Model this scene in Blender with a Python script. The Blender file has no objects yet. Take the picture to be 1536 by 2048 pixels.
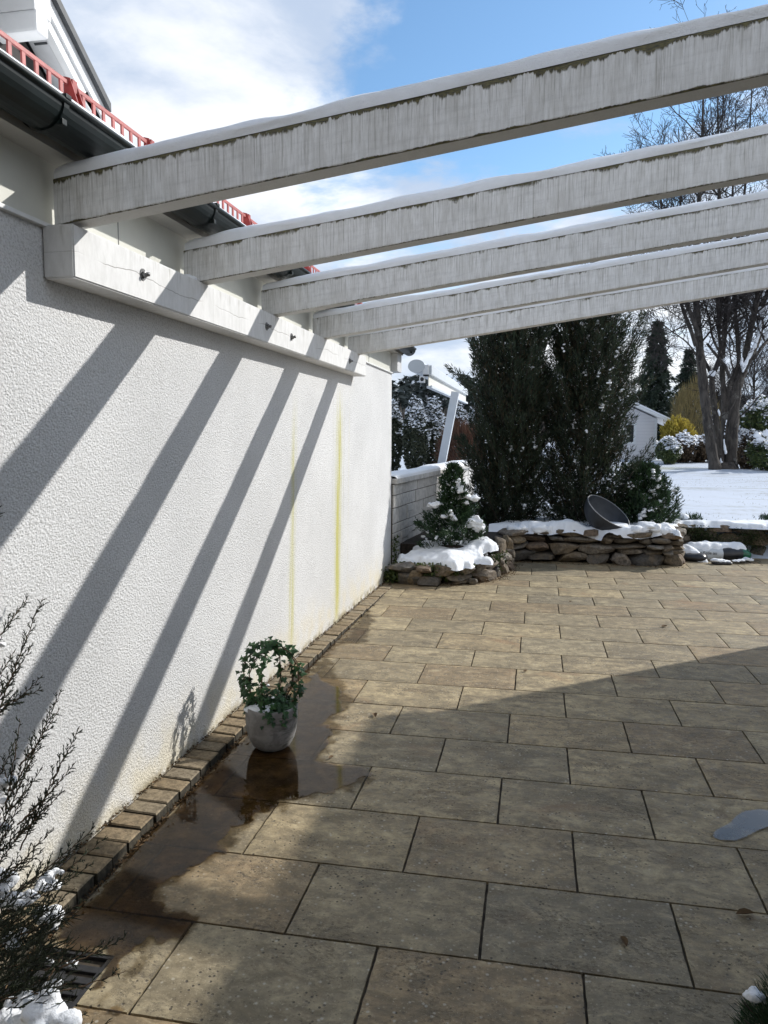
import bpy, bmesh, math, random
import numpy as np
from mathutils import Vector, Matrix

random.seed(7)
RNG = np.random.default_rng(7)
scene = bpy.context.scene
COL = scene.collection
R = math.radians

# ------------------------------------------------------------------ camera
CAM = Vector((1.2527, 0.0, 1.5407))
PITCH, YAW, ROLL, FPX = 0.1011, 0.1939, 0.0035, 1540.0
_fw = Vector((-math.sin(YAW) * math.cos(PITCH), math.cos(YAW) * math.cos(PITCH), -math.sin(PITCH)))
_r0 = Vector((math.cos(YAW), math.sin(YAW), 0)); _u0 = _r0.cross(_fw)
_r = _r0 * math.cos(ROLL) - _u0 * math.sin(ROLL); _r = _r0 * math.cos(ROLL) + _u0 * math.sin(ROLL)
_u = _u0 * math.cos(ROLL) - _r0 * math.sin(ROLL)
cam = bpy.data.objects.new('camera', bpy.data.cameras.new('camera'))
COL.objects.link(cam)
M = Matrix((_r, _u, -_fw)).transposed().to_4x4(); M.translation = CAM
cam.matrix_world = M
cam.data.sensor_fit = 'VERTICAL'; cam.data.sensor_height = 32.0
cam.data.lens = FPX / 2048 * 32.0
cam.data.clip_end = 2000; cam.data.clip_start = 0.05
scene.camera = cam

def at(px, py, depth):
    """point seen at photo pixel (px,py) at a distance along the optical axis (used to survey far things)"""
    return CAM + (_fw + _r * ((px - 768) / FPX) - _u * ((py - 1024) / FPX)) * depth

# ------------------------------------------------------------------ light
TOSUN = Vector((1.0, 0.83, 0.80)).normalized()
EL = math.asin(TOSUN.z); AZ = math.atan2(TOSUN.x, TOSUN.y)
sun = bpy.data.objects.new('sun', bpy.data.lights.new('sun', 'SUN'))
COL.objects.link(sun)
sun.rotation_euler = (-TOSUN).to_track_quat('-Z', 'Y').to_euler()
sun.data.energy = 3.7; sun.data.angle = R(0.6); sun.data.color = (1.0, 0.965, 0.91)

world = bpy.data.worlds.new('World'); scene.world = world; world.use_nodes = True
nt = world.node_tree; nt.nodes.clear()
class NB:
    """tiny node builder"""
    def __init__(s, t): s.t = t
    def n(s, typ, **k):
        nd = s.t.nodes.new(typ)
        for a, v in k.items():
            if a == 'ins':
                for i, x in v.items():
                    if hasattr(x, 'is_output') or isinstance(x, bpy.types.NodeSocket): s.t.links.new(x, nd.inputs[i])
                    else: nd.inputs[i].default_value = x
            else: setattr(nd, a, v)
        return nd
    def math(s, op, a, b=0.0, c=0.0, clamp=False):
        return s.n('ShaderNodeMath', operation=op, use_clamp=clamp, ins={0: a, 1: b, 2: c}).outputs[0]
    def vm(s, op, a, b=(0, 0, 0)):
        nd = s.n('ShaderNodeVectorMath', operation=op, ins={0: a, 1: b})
        return nd.outputs['Value'] if op in ('DOT_PRODUCT', 'LENGTH', 'DISTANCE') else nd.outputs[0]
    def ramp(s, f, lo, hi, a=0.0, b=1.0, smooth=True):
        nd = s.n('ShaderNodeMapRange', ins={0: f, 1: lo, 2: hi, 3: a, 4: b})
        nd.interpolation_type = 'SMOOTHSTEP' if smooth else 'LINEAR'
        return nd.outputs[0]
    def noise(s, v, sc, det=4.0, rough=0.55, dist=0.0, out=0, dim='3D'):
        return s.n('ShaderNodeTexNoise', noise_dimensions=dim, ins={'Vector': v, 'Scale': sc, 'Detail': det, 'Roughness': rough, 'Distortion': dist}).outputs[out]
    def mixc(s, f, a, b, mode='MIX'):
        nd = s.n('ShaderNodeMix', data_type='RGBA', blend_type=mode, clamp_factor=True)
        for i, x in ((0, f), (6, a), (7, b)):
            if isinstance(x, bpy.types.NodeSocket): s.t.links.new(x, nd.inputs[i])
            else: nd.inputs[i].default_value = x if i == 0 else (tuple(x) + (1.0,))[:4]
        return nd.outputs[2]
    def scale(s, v, xyz): return s.n('ShaderNodeMapping', ins={'Vector': v, 'Scale': xyz}).outputs[0]
    def xyz(s, v): return s.n('ShaderNodeSeparateXYZ', ins={0: v}).outputs

b = NB(nt)
sky = b.n('ShaderNodeTexSky', sky_type='NISHITA', sun_disc=False, sun_elevation=EL, sun_rotation=AZ, air_density=1.0, dust_density=0.4, ozone_density=1.0)
dirv = b.n('ShaderNodeTexCoord').outputs['Generated']
dx, dy, dz = b.xyz(dirv)
zz = b.math('ADD', b.math('MAXIMUM', dz, 0.0), 0.22)
pv = b.n('ShaderNodeCombineXYZ', ins={0: b.math('DIVIDE', dx, zz), 1: b.math('DIVIDE', dy, zz), 2: 0.3}).outputs[0]
nz = b.noise(pv, 2.1, 11.0, 0.60, 0.22)
nz2 = b.noise(pv, 0.75, 3.0, 0.5, 0.0)
blue = (at(1130, 130, 1) - CAM).normalized()
dd = b.vm('DOT_PRODUCT', dirv, tuple(blue))
open_sky = b.ramp(dd, 0.915, 0.995)                     # a gap in the cloud deck
low = b.ramp(dz, 0.42, 0.05)
dens = b.math('ADD', b.math('ADD', b.math('MULTIPLY', nz, 0.75), b.math('MULTIPLY', nz2, 0.3)), b.math('MULTIPLY', low, 0.14))
dens = b.math('SUBTRACT', b.math('ADD', dens, 0.08), b.math('MULTIPLY', open_sky, 0.125))
dens = b.math('SUBTRACT', dens, b.math('MULTIPLY', b.ramp(dz, 0.36, 0.58), 0.06))
mask = b.ramp(dens, 0.485, 0.62)
shade = b.math('ADD', b.math('MULTIPLY', b.noise(pv, 1.6, 7.0, 0.58, 0.3), 0.8), b.math('MULTIPLY', dens, 0.18))
ccol = b.mixc(b.ramp(shade, 0.43, 0.64), (0.48, 0.57, 0.72), (0.92, 0.94, 0.97))
skyc = b.n('ShaderNodeVectorMath', operation='SCALE', ins={0: sky.outputs[0], 3: 0.14}).outputs[0]
skyc = b.mixc(1.0, skyc, (0.80, 1.0, 1.10), 'MULTIPLY')
horizon = b.ramp(dz, 0.34, 0.0)
skyc = b.mixc(b.math('MULTIPLY', horizon, 0.55), skyc, (0.72, 0.82, 0.93))
fin = b.mixc(b.math('MULTIPLY', mask, 0.94), skyc, ccol)
bg = b.n('ShaderNodeBackground', ins={0: fin, 1: 1.0})
b.n('ShaderNodeOutputWorld', ins={0: bg.outputs[0]})

vs = scene.view_settings
vs.view_transform = 'Standard'; vs.look = 'None'; vs.gamma = 1.0; vs.exposure = 0.27; vs.use_curve_mapping = False
scene.render.engine = 'CYCLES'
scene.cycles.use_denoising = True
scene.cycles.max_bounces = 8; scene.cycles.transparent_max_bounces = 12
scene.cycles.sample_clamp_indirect = 4.0

# ------------------------------------------------------------------ materials
def new_mat(name):
    m = bpy.data.materials.new(name); m.use_nodes = True
    t = m.node_tree; t.nodes.clear(); nb = NB(t)
    p = nb.n('ShaderNodeBsdfPrincipled'); o = nb.n('ShaderNodeOutputMaterial', ins={0: p.outputs[0]})
    return m, nb, p, o
def link(nb, sock, inp): nb.t.links.new(sock, inp)
def pos(nb): return nb.n('ShaderNodeNewGeometry').outputs['Position']
def objc(nb): return nb.n('ShaderNodeTexCoord').outputs['Object']
def bump(nb, p, h, strength=0.5, dist=0.01):
    bm_ = nb.n('ShaderNodeBump', ins={'Strength': strength, 'Distance': dist, 'Height': h})
    link(nb, bm_.outputs[0], p.inputs['Normal'])
def setp(p, **k):
    for a, v in k.items(): p.inputs[a.replace('_', ' ')].default_value = v

def mat_simple(name, col, rough=0.6, var=0.15, sc=20.0, metal=0.0, bmp=0.0, spec=0.5):
    m, nb, p, o = new_mat(name)
    n = nb.noise(objc(nb), sc, 5.0, 0.6)
    c = nb.mixc(nb.ramp(n, 0.3, 0.7), tuple(x * (1 - var) for x in col), tuple(min(1, x * (1 + var)) for x in col))
    link(nb, c, p.inputs['Base Color']); setp(p, Roughness=rough, Metallic=metal)
    p.inputs['Specular IOR Level'].default_value = spec
    if bmp: bump(nb, p, n, 0.6, bmp)
    return m

def mat_stucco():
    m, nb, p, o = new_mat('roughcast_render')
    P = pos(nb); x, y, z = nb.xyz(P)
    v1 = nb.n('ShaderNodeTexVoronoi', feature='SMOOTH_F1', ins={'Vector': nb.scale(P, (100, 100, 128)), 'Scale': 1.0, 'Smoothness': 0.7, 'Randomness': 1.0}).outputs['Distance']
    n1 = nb.noise(P, 120.0, 3.0, 0.6, 1.2)
    n2 = nb.noise(P, 320.0, 2.0, 0.5)
    h = nb.math('ADD', nb.math('MULTIPLY', v1, 0.8), nb.math('ADD', nb.math('MULTIPLY', n1, 1.1), nb.math('MULTIPLY', n2, 0.35)))
    big = nb.noise(P, 1.3, 4.0, 0.6)
    c = nb.mixc(nb.ramp(big, 0.3, 0.7), (0.65, 0.655, 0.66), (0.735, 0.74, 0.745))
    c = nb.mixc(nb.ramp(nb.noise(P, 130.0, 2.0, 0.6), 0.36, 0.5, 0.34, 0.0), c, (0.30, 0.29, 0.275))
    # algae run-off streaks below leaking joints
    wob = nb.math('MULTIPLY', nb.math('SUBTRACT', nb.noise(nb.scale(P, (1, 1, 2.2)), 1.6, 6.0, 0.7), 0.5), 0.085)
    fine = nb.noise(nb.scale(P, (1, 55, 1.2)), 1.0, 3.0, 0.6)
    def streak(yc, w, z0, z1, amt):
        d = nb.math('ABSOLUTE', nb.math('SUBTRACT', nb.math('ADD', y, wob), yc))
        a = nb.ramp(d, 0.0, w, 1.0, 0.0)
        a = nb.math('MULTIPLY', a, nb.ramp(z, z0, z0 + 0.25))
        a = nb.math('MULTIPLY', a, nb.ramp(z, z1 - 0.5, z1, 1.0, 0.0))
        a = nb.math('MULTIPLY', a, nb.ramp(fine, 0.30, 0.62, 0.08, 1.0))
        return nb.math('MULTIPLY', a, amt)
    s = nb.math('ADD', streak(5.90, 0.13, -0.1, 1.98, 0.85), streak(5.90, 0.24, 0.0, 1.98, 0.20))
    s = nb.math('ADD', s, streak(4.76, 0.09, 0.0, 1.85, 0.55))
    s = nb.math('ADD', s, streak(4.76, 0.15, -0.05, 0.9, 0.16))
    s = nb.math('ADD', s, streak(6.22, 0.03, 0.2, 1.98, 0.16))
    c = nb.mixc(s, c, (0.50, 0.47, 0.09))
    dk = nb.math('ADD', streak(6.06, 0.012, 0.7, 2.02, 0.45), streak(5.72, 0.010, 0.8, 2.02, 0.35))
    c = nb.mixc(dk, c, (0.33, 0.32, 0.24))
    low_ = nb.math('MULTIPLY', nb.ramp(z, 0.45, 0.04), nb.ramp(nb.noise(P, 6.0, 4.0), 0.35, 0.65, 0.15, 0.6))
    c = nb.mixc(low_, c, (0.70, 0.62, 0.42))
    low2 = nb.math('MULTIPLY', nb.ramp(z, 0.10, 0.045), nb.ramp(nb.noise(P, 14.0, 4.0), 0.4, 0.6, 0.0, 0.75))
    c = nb.mixc(low2, c, (0.30, 0.25, 0.14))
    link(nb, c, p.inputs['Base Color']); setp(p, Roughness=0.9)
    p.inputs['Specular IOR Level'].default_value = 0.2
    bump(nb, p, h, 1.0, 0.0040)
    return m

def mat_beam():
    """weathered white paint; attribute bc = (metres along, metres across, 0..1 up the face)"""
    m, nb, p, o = new_mat('weathered_white_paint')
    a = nb.n('ShaderNodeAttribute', attribute_name='bc').outputs['Vector']
    u, w, v = nb.xyz(a)
    oi = nb.n('ShaderNodeObjectInfo'); seed = oi.outputs['Random']
    moss_amt = nb.n('ShaderNodeSeparateColor', ins={0: oi.outputs['Color']}).outputs[0]
    off = nb.n('ShaderNodeCombineXYZ', ins={0: nb.math('MULTIPLY', seed, 37.0), 1: 0.0, 2: nb.math('MULTIPLY', seed, 11.0)}).outputs[0]
    P = nb.vm('ADD', a, off)
    grain = nb.noise(nb.scale(P, (150, 90, 1.6)), 1.0, 5.0, 0.68)
    grain2 = nb.noise(nb.scale(P, (26, 20, 0.8)), 1.0, 4.0, 0.6)
    blot = nb.noise(P, 7.0, 5.0, 0.6)
    c = nb.mixc(nb.ramp(grain, 0.36, 0.66), (0.72, 0.715, 0.70), (0.86, 0.86, 0.855))
    c = nb.mixc(nb.ramp(grain2, 0.38, 0.58, 0.28, 0.0), c, (0.42, 0.405, 0.36))
    c = nb.mixc(nb.ramp(blot, 0.45, 0.75, 0.0, 0.35), c, (0.46, 0.46, 0.45))
    fine = nb.noise(nb.scale(P, (330, 150, 2.6)), 1.0, 3.0, 0.6)
    c = nb.mixc(nb.ramp(fine, 0.56, 0.70, 0.0, 0.55), c, (0.80, 0.80, 0.80))
    c = nb.mixc(nb.ramp(fine, 0.40, 0.30, 0.0, 0.45), c, (0.30, 0.30, 0.29))
    speck = nb.noise(nb.scale(P, (120, 60, 120)), 1.0, 3.0, 0.6)
    c = nb.mixc(nb.ramp(speck, 0.62, 0.70, 0.0, 0.5), c, (0.24, 0.235, 0.22))
    # dark drip lines reaching down from the top edge
    drip = nb.noise(nb.scale(P, (150, 80, 0.4)), 1.0, 4.0, 0.7)
    reach = nb.ramp(drip, 0.42, 0.74, 0.05, 1.5)
    topd = nb.math('SUBTRACT', 1.0, v)
    dm = nb.math('MULTIPLY', nb.ramp(nb.math('SUBTRACT', reach, topd), 0.0, 0.35), nb.ramp(drip, 0.45, 0.62))
    front = nb.ramp(w, 0.003, 0.012, 1.0, 0.0)
    c = nb.mixc(nb.math('MULTIPLY', dm, 0.36), c, (0.17, 0.155, 0.12))
    split = nb.ramp(nb.noise(nb.scale(P, (3.2, 2, 150)), 1.0, 3.0, 0.6), 0.685, 0.72)
    c = nb.mixc(nb.math('MULTIPLY', split, 0.6), c, (0.20, 0.19, 0.17))
    # moss under the snow and along the lower arris
    mo = nb.math('ADD', nb.math('MULTIPLY', nb.noise(nb.scale(P, (70, 40, 5)), 1.0, 6.0, 0.75, 0.8), 0.62), nb.math('MULTIPLY', nb.noise(nb.scale(P, (9, 9, 2)), 1.0, 4.0, 0.6), 0.40))
    patchy = nb.ramp(nb.noise(nb.scale(P, (2.2, 1, 0.2)), 1.0, 3.0), 0.36, 0.62, 0.60, 1.0)
    depth = nb.ramp(nb.noise(nb.scale(P, (13, 5, 0.1)), 1.0, 6.0, 0.75), 0.34, 0.74, 0.02, 0.42)
    dlow = nb.ramp(nb.noise(nb.scale(P, (9, 5, 0.1)), 1.0, 5.0, 0.7), 0.36, 0.70, 0.012, 0.10)
    edge = nb.math('ADD', nb.ramp(nb.math('DIVIDE', topd, depth), 0.0, 1.0, 1.1, 0.0), nb.math('MULTIPLY', nb.math('MULTIPLY', nb.ramp(nb.math('DIVIDE', v, dlow), 0.0, 1.0, 1.0, 0.0), 0.85), front))
    mm = nb.math('MULTIPLY', nb.math('MULTIPLY', edge, patchy), moss_amt)
    mm = nb.ramp(nb.math('ADD', nb.math('MULTIPLY', mm, 0.66), mo), 0.68, 0.92)
    mossc = nb.mixc(nb.ramp(nb.noise(P, 60.0, 4.0), 0.35, 0.65), (0.030, 0.027, 0.016), (0.15, 0.13, 0.035))
    c = nb.mixc(nb.math('MULTIPLY', mm, 0.95), c, mossc)
    under = nb.math('MULTIPLY', nb.ramp(v, 0.0, 0.012, 1.0, 0.0), nb.ramp(w, 0.004, 0.008))
    c = nb.mixc(nb.math('MULTIPLY', under, 0.75), c, (0.60, 0.595, 0.58))
    link(nb, c, p.inputs['Base Color']); setp(p, Roughness=0.75)
    h = nb.math('ADD', nb.math('MULTIPLY', grain, 0.6), nb.math('MULTIPLY', mm, 1.5))
    bump(nb, p, h, 0.7, 0.003)
    return m

def mat_ledger():
    m, nb, p, o = new_mat('ledger_paint')
    a = nb.n('ShaderNodeAttribute', attribute_name='bc').outputs['Vector']
    u, w, v = nb.xyz(a)
    g = nb.noise(nb.scale(a, (30, 30, 2)), 1.0, 5.0, 0.65)
    c = nb.mixc(nb.ramp(g, 0.35, 0.65), (0.66, 0.66, 0.65), (0.74, 0.74, 0.735))
    st = nb.noise(nb.scale(a, (45, 45, 0.8)), 1.0, 4.0, 0.7)
    c = nb.mixc(nb.math('MULTIPLY', nb.ramp(st, 0.52, 0.72), nb.ramp(v, 0.55, 1.0, 0.15, 0.7)), c, (0.38, 0.37, 0.33))
    # long drying cracks through the bolt line
    cr = nb.math('ADD', 0.50, nb.math('MULTIPLY', nb.math('SUBTRACT', nb.noise(nb.scale(a, (2.2, 0, 0)), 1.0, 4.0, 0.6), 0.5), 0.55))
    d = nb.math('ABSOLUTE', nb.math('SUBTRACT', v, cr))
    k = nb.math('MULTIPLY', nb.ramp(d, 0.005, 0.014, 1.0, 0.0), nb.ramp(nb.noise(nb.scale(a, (1.4, 0, 0)), 1.0, 2.0), 0.44, 0.52))
    c = nb.mixc(nb.math('MULTIPLY', k, 0.55), c, (0.20, 0.18, 0.16))
    link(nb, c, p.inputs['Base Color']); setp(p, Roughness=0.6)
    bump(nb, p, nb.math('SUBTRACT', g, nb.math('MULTIPLY', k, 2.0)), 0.5, 0.002)
    return m

def mat_slab():
    m, nb, p, o = new_mat('sandstone_slab')
    P = pos(nb); g = nb.n('ShaderNodeNewGeometry'); rnd = g.outputs['Random Per Island']
    off = nb.n('ShaderNodeCombineXYZ', ins={0: nb.math('MULTIPLY', rnd, 40.0), 1: nb.math('MULTIPLY', rnd, 23.0), 2: 0.0}).outputs[0]
    Q = nb.vm('ADD', P, off)
    n1 = nb.noise(nb.scale(Q, (2.4, 4.2, 1)), 1.0, 6.0, 0.6, 0.4)
    n2 = nb.noise(Q, 22.0, 6.0, 0.68)
    n3 = nb.noise(nb.scale(Q, (46, 70, 10)), 1.0, 6.0, 0.74, 0.25)
    c = nb.mixc(nb.ramp(n1, 0.30, 0.70), (0.245, 0.192, 0.112), (0.50, 0.395, 0.228))
    c = nb.mixc(nb.ramp(nb.math('FRACT', nb.math('MULTIPLY', rnd, 7.31)), 0.0, 1.0, 0.0, 0.50, False), c, (0.265, 0.238, 0.168))
    c = nb.mixc(nb.ramp(nb.math('FRACT', nb.math('MULTIPLY', rnd, 13.7)), 0.60, 1.0, 0.0, 0.45), c, (0.32, 0.20, 0.095))
    c = nb.mixc(nb.ramp(n2, 0.34, 0.66, 0.55, 0.0), c, (0.105, 0.085, 0.052))
    c = nb.mixc(nb.ramp(n2, 0.55, 0.80, 0.0, 0.42), c, (0.46, 0.40, 0.28))
    c = nb.mixc(1.0, c, nb.n('ShaderNodeCombineColor', ins={0: nb.ramp(nb.math('FRACT', nb.math('MULTIPLY', rnd, 3.77)), 0, 1, 0.80, 1.28, False), 1: nb.ramp(nb.math('FRACT', nb.math('MULTIPLY', rnd, 3.77)), 0, 1, 0.81, 1.26, False), 2: nb.ramp(nb.math('FRACT', nb.math('MULTIPLY', rnd, 3.77)), 0, 1, 0.84, 1.22, False)}).outputs[0], 'MULTIPLY')
    blob = nb.ramp(nb.noise(nb.scale(Q, (3.1, 5.0, 1)), 1.0, 6.0, 0.72, 0.8), 0.56, 0.68, 0.0, 0.62)
    c = nb.mixc(blob, c, (0.135, 0.092, 0.05))
    # dark pits and flaked patches
    patch = nb.ramp(nb.noise(nb.scale(Q, (2.6, 3.8, 1)), 1.0, 4.0, 0.65), 0.44, 0.68)
    fl = nb.math('MULTIPLY', nb.ramp(n3, 0.50, 0.62), patch)
    mot = nb.noise(nb.scale(Q, (8, 13, 5)), 1.0, 5.0, 0.7, 0.6)
    c = nb.mixc(nb.ramp(mot, 0.36, 0.56, 0.60, 0.0), c, (0.130, 0.102, 0.060))
    c = nb.mixc(nb.ramp(mot, 0.54, 0.70, 0.0, 0.55), c, (0.50, 0.41, 0.25))
    c = nb.mixc(nb.math('MULTIPLY', fl, 0.70), c, (0.070, 0.052, 0.034))
    vor = nb.n('ShaderNodeTexVoronoi', ins={'Vector': Q, 'Scale': 48.0}).outputs['Distance']
    spots = nb.math('MULTIPLY', nb.ramp(vor, 0.13, 0.25, 1.0, 0.0), nb.ramp(nb.noise(Q, 5.5, 3.0), 0.44, 0.58))
    c = nb.mixc(nb.math('MULTIPLY', spots, 0.9), c, (0.055, 0.045, 0.034))
    vor2 = nb.n('ShaderNodeTexVoronoi', ins={'Vector': nb.vm('ADD', Q, (3.3, 1.7, 0)), 'Scale': 33.0}).outputs['Distance']
    lich = nb.math('MULTIPLY', nb.ramp(vor2, 0.08, 0.22, 1.0, 0.0), nb.ramp(nb.noise(Q, 4.1, 3.0), 0.42, 0.56))
    c = nb.mixc(nb.math('MULTIPLY', lich, 0.6), c, (0.52, 0.49, 0.41))
    g1 = nb.noise(Q, 95.0, 4.0, 0.75); g2 = nb.noise(nb.scale(Q, (34, 52, 20)), 1.0, 4.0, 0.7)
    c = nb.mixc(nb.math('MULTIPLY', nb.ramp(g1, 0.44, 0.34), nb.ramp(g2, 0.40, 0.62)), c, (0.085, 0.066, 0.042))
    c = nb.mixc(nb.math('MULTIPLY', nb.ramp(g1, 0.58, 0.68), 0.55), c, (0.52, 0.45, 0.32))
    rust = nb.math('MULTIPLY', nb.ramp(nb.noise(Q, 1.7, 4.0, 0.6, 0.5), 0.58, 0.74), 0.5)
    c = nb.mixc(rust, c, (0.27, 0.15, 0.07))
    # silt line worn into each slab edge
    link(nb, c, p.inputs['Base Color'])
    rr = nb.ramp(n2, 0.3, 0.7, 0.52, 0.80); link(nb, rr, p.inputs['Roughness'])
    h = nb.math('SUBTRACT', nb.math('ADD', n2, nb.math('MULTIPLY', n1, 0.5)), nb.math('ADD', fl, nb.math('MULTIPLY', spots, 0.8)))
    bump(nb, p, h, 0.55, 0.004)
    return m

def mat_island(name, cols, rough=0.8, sc=30.0, bmp=0.006, dark=0.4):
    """stones / bricks: a colour per island plus mottling"""
    m, nb, p, o = new_mat(name)
    rnd = nb.n('ShaderNodeNewGeometry').outputs['Random Per Island']; P = pos(nb)
    cr = nb.n('ShaderNodeValToRGB', ins={0: rnd}); el = cr.color_ramp.elements
    cr.color_ramp.interpolation = 'LINEAR'
    while len(el) < len(cols): el.new(0.5)
    for i, c in enumerate(cols): el[i].position = i / (len(cols) - 1); el[i].color = (*c, 1)
    n = nb.noise(P, sc, 6.0, 0.65, 0.3); n2 = nb.noise(P, sc * 0.22, 4.0, 0.6)
    c = nb.mixc(nb.ramp(n, 0.34, 0.64, 0.75, 0.0), cr.outputs[0], tuple(x * dark for x in cols[0]))
    c = nb.mixc(nb.ramp(n2, 0.45, 0.7, 0.0, 0.45), c, cols[-1])
    link(nb, c, p.inputs['Base Color']); setp(p, Roughness=rough)
    bump(nb, p, nb.math('ADD', n, n2), 0.8, bmp)
    return m

def mat_snow(name='snow', tint=(0.86, 0.88, 0.91), bmp=0.004):
    m, nb, p, o = new_mat(name)
    P = pos(nb); n = nb.noise(P, 26.0, 6.0, 0.6); n2 = nb.noise(P, 240.0, 3.0, 0.6)
    c = nb.mixc(nb.ramp(n, 0.3, 0.7), tuple(x * 0.96 for x in tint), tint)
    link(nb, c, p.inputs['Base Color']); setp(p, Roughness=0.55)
    p.inputs['Subsurface Weight'].default_value = 0.0
    p.inputs['Specular IOR Level'].default_value = 0.3
    bump(nb, p, nb.math('ADD', n, nb.math('MULTIPLY', n2, 0.45)), 0.8, bmp * 1.4)
    return m

def mat_lawn():
    m, nb, p, o = new_mat('snowy_lawn')
    P = pos(nb); x, y, z = nb.xyz(P)
    n = nb.noise(nb.scale(P, (0.55, 1.5, 1)), 1.0, 6.0, 0.62, 0.5)
    n2 = nb.noise(nb.scale(P, (9, 14, 1)), 1.0, 5.0, 0.7)
    f = nb.ramp(nb.math('ADD', nb.math('MULTIPLY', n, 0.7), nb.math('MULTIPLY', n2, 0.42)), 0.56, 0.70)
    c = nb.mixc(nb.math('MULTIPLY', f, 0.75), (0.50, 0.55, 0.63), (0.27, 0.28, 0.26))
    # a thawed strip in front of the shed and the hedge
    dshed = nb.vm('DISTANCE', P, tuple(at(1330, 945, 27)))
    bare = nb.math('MULTIPLY', nb.ramp(dshed, 0.8, 3.0, 1.0, 0.0), nb.ramp(nb.noise(nb.scale(P, (1.2, 3, 1)), 1.0, 5.0, 0.65), 0.40, 0.6))
    c = nb.mixc(nb.math('MULTIPLY', bare, 0.8), c, (0.24, 0.24, 0.13))
    link(nb, c, p.inputs['Base Color']); setp(p, Roughness=0.7)
    bump(nb, p, nb.math('ADD', n, nb.math('MULTIPLY', n2, 0.3)), 0.7, 0.05)
    return m

def mat_leaf(name, c0, c1, rough=0.55, trans=0.25, sc=3.0):
    m, nb, p, o = new_mat(name)
    rnd = nb.n('ShaderNodeNewGeometry').outputs['Random Per Island']
    n = nb.noise(pos(nb), sc, 3.0)
    f = nb.math('ADD', nb.math('MULTIPLY', rnd, 0.6), nb.math('MULTIPLY', n, 0.5))
    c = nb.mixc(nb.ramp(f, 0.2, 0.85), c0, c1)
    link(nb, c, p.inputs['Base Color']); setp(p, Roughness=rough)
    p.inputs['Specular IOR Level'].default_value = 0.3
    tr = nb.n('ShaderNodeBsdfTranslucent', ins={0: c})
    mx = nb.n('ShaderNodeMixShader', ins={0: trans, 1: p.outputs[0], 2: tr.outputs[0]})
    link(nb, mx.outputs[0], o.inputs[0])
    return m

def mat_water(name, tint, gloss=1.0, rough=0.015, fade=0.012):
    m, nb, p, o = new_mat(name)
    nb.t.nodes.remove(p)
    P = pos(nb)
    sd = nb.n('ShaderNodeAttribute', attribute_name='sd').outputs['Fac']
    k = nb.ramp(nb.math('ADD', sd, nb.math('MULTIPLY', nb.math('SUBTRACT', nb.noise(P, 70.0, 4.0, 0.7), 0.5), fade * 1.2)), 0.0, fade)
    silt = nb.mixc(nb.ramp(nb.noise(P, 9.0, 5.0, 0.65), 0.35, 0.65), tuple(min(1, t * 1.12) for t in tint), tuple(t * .88 for t in tint))
    tr = nb.n('ShaderNodeBsdfTransparent', ins={0: nb.mixc(k, (1, 1, 1), silt)})
    bm_ = nb.n('ShaderNodeBump', ins={'Strength': 0.08, 'Distance': 0.002, 'Height': nb.noise(P, 14.0, 3.0)})
    gl = nb.n('ShaderNodeBsdfGlossy', ins={0: (1, 1, 1, 1), 'Roughness': rough, 'Normal': bm_.outputs[0]})
    fr = nb.n('ShaderNodeFresnel', ins={'IOR': 1.33})
    mx = nb.n('ShaderNodeMixShader', ins={0: nb.math('MULTIPLY', nb.math('MULTIPLY', fr.outputs[0], gloss), k), 1: tr.outputs[0], 2: gl.outputs[0]})
    link(nb, mx.outputs[0], o.inputs[0])
    return m

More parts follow.
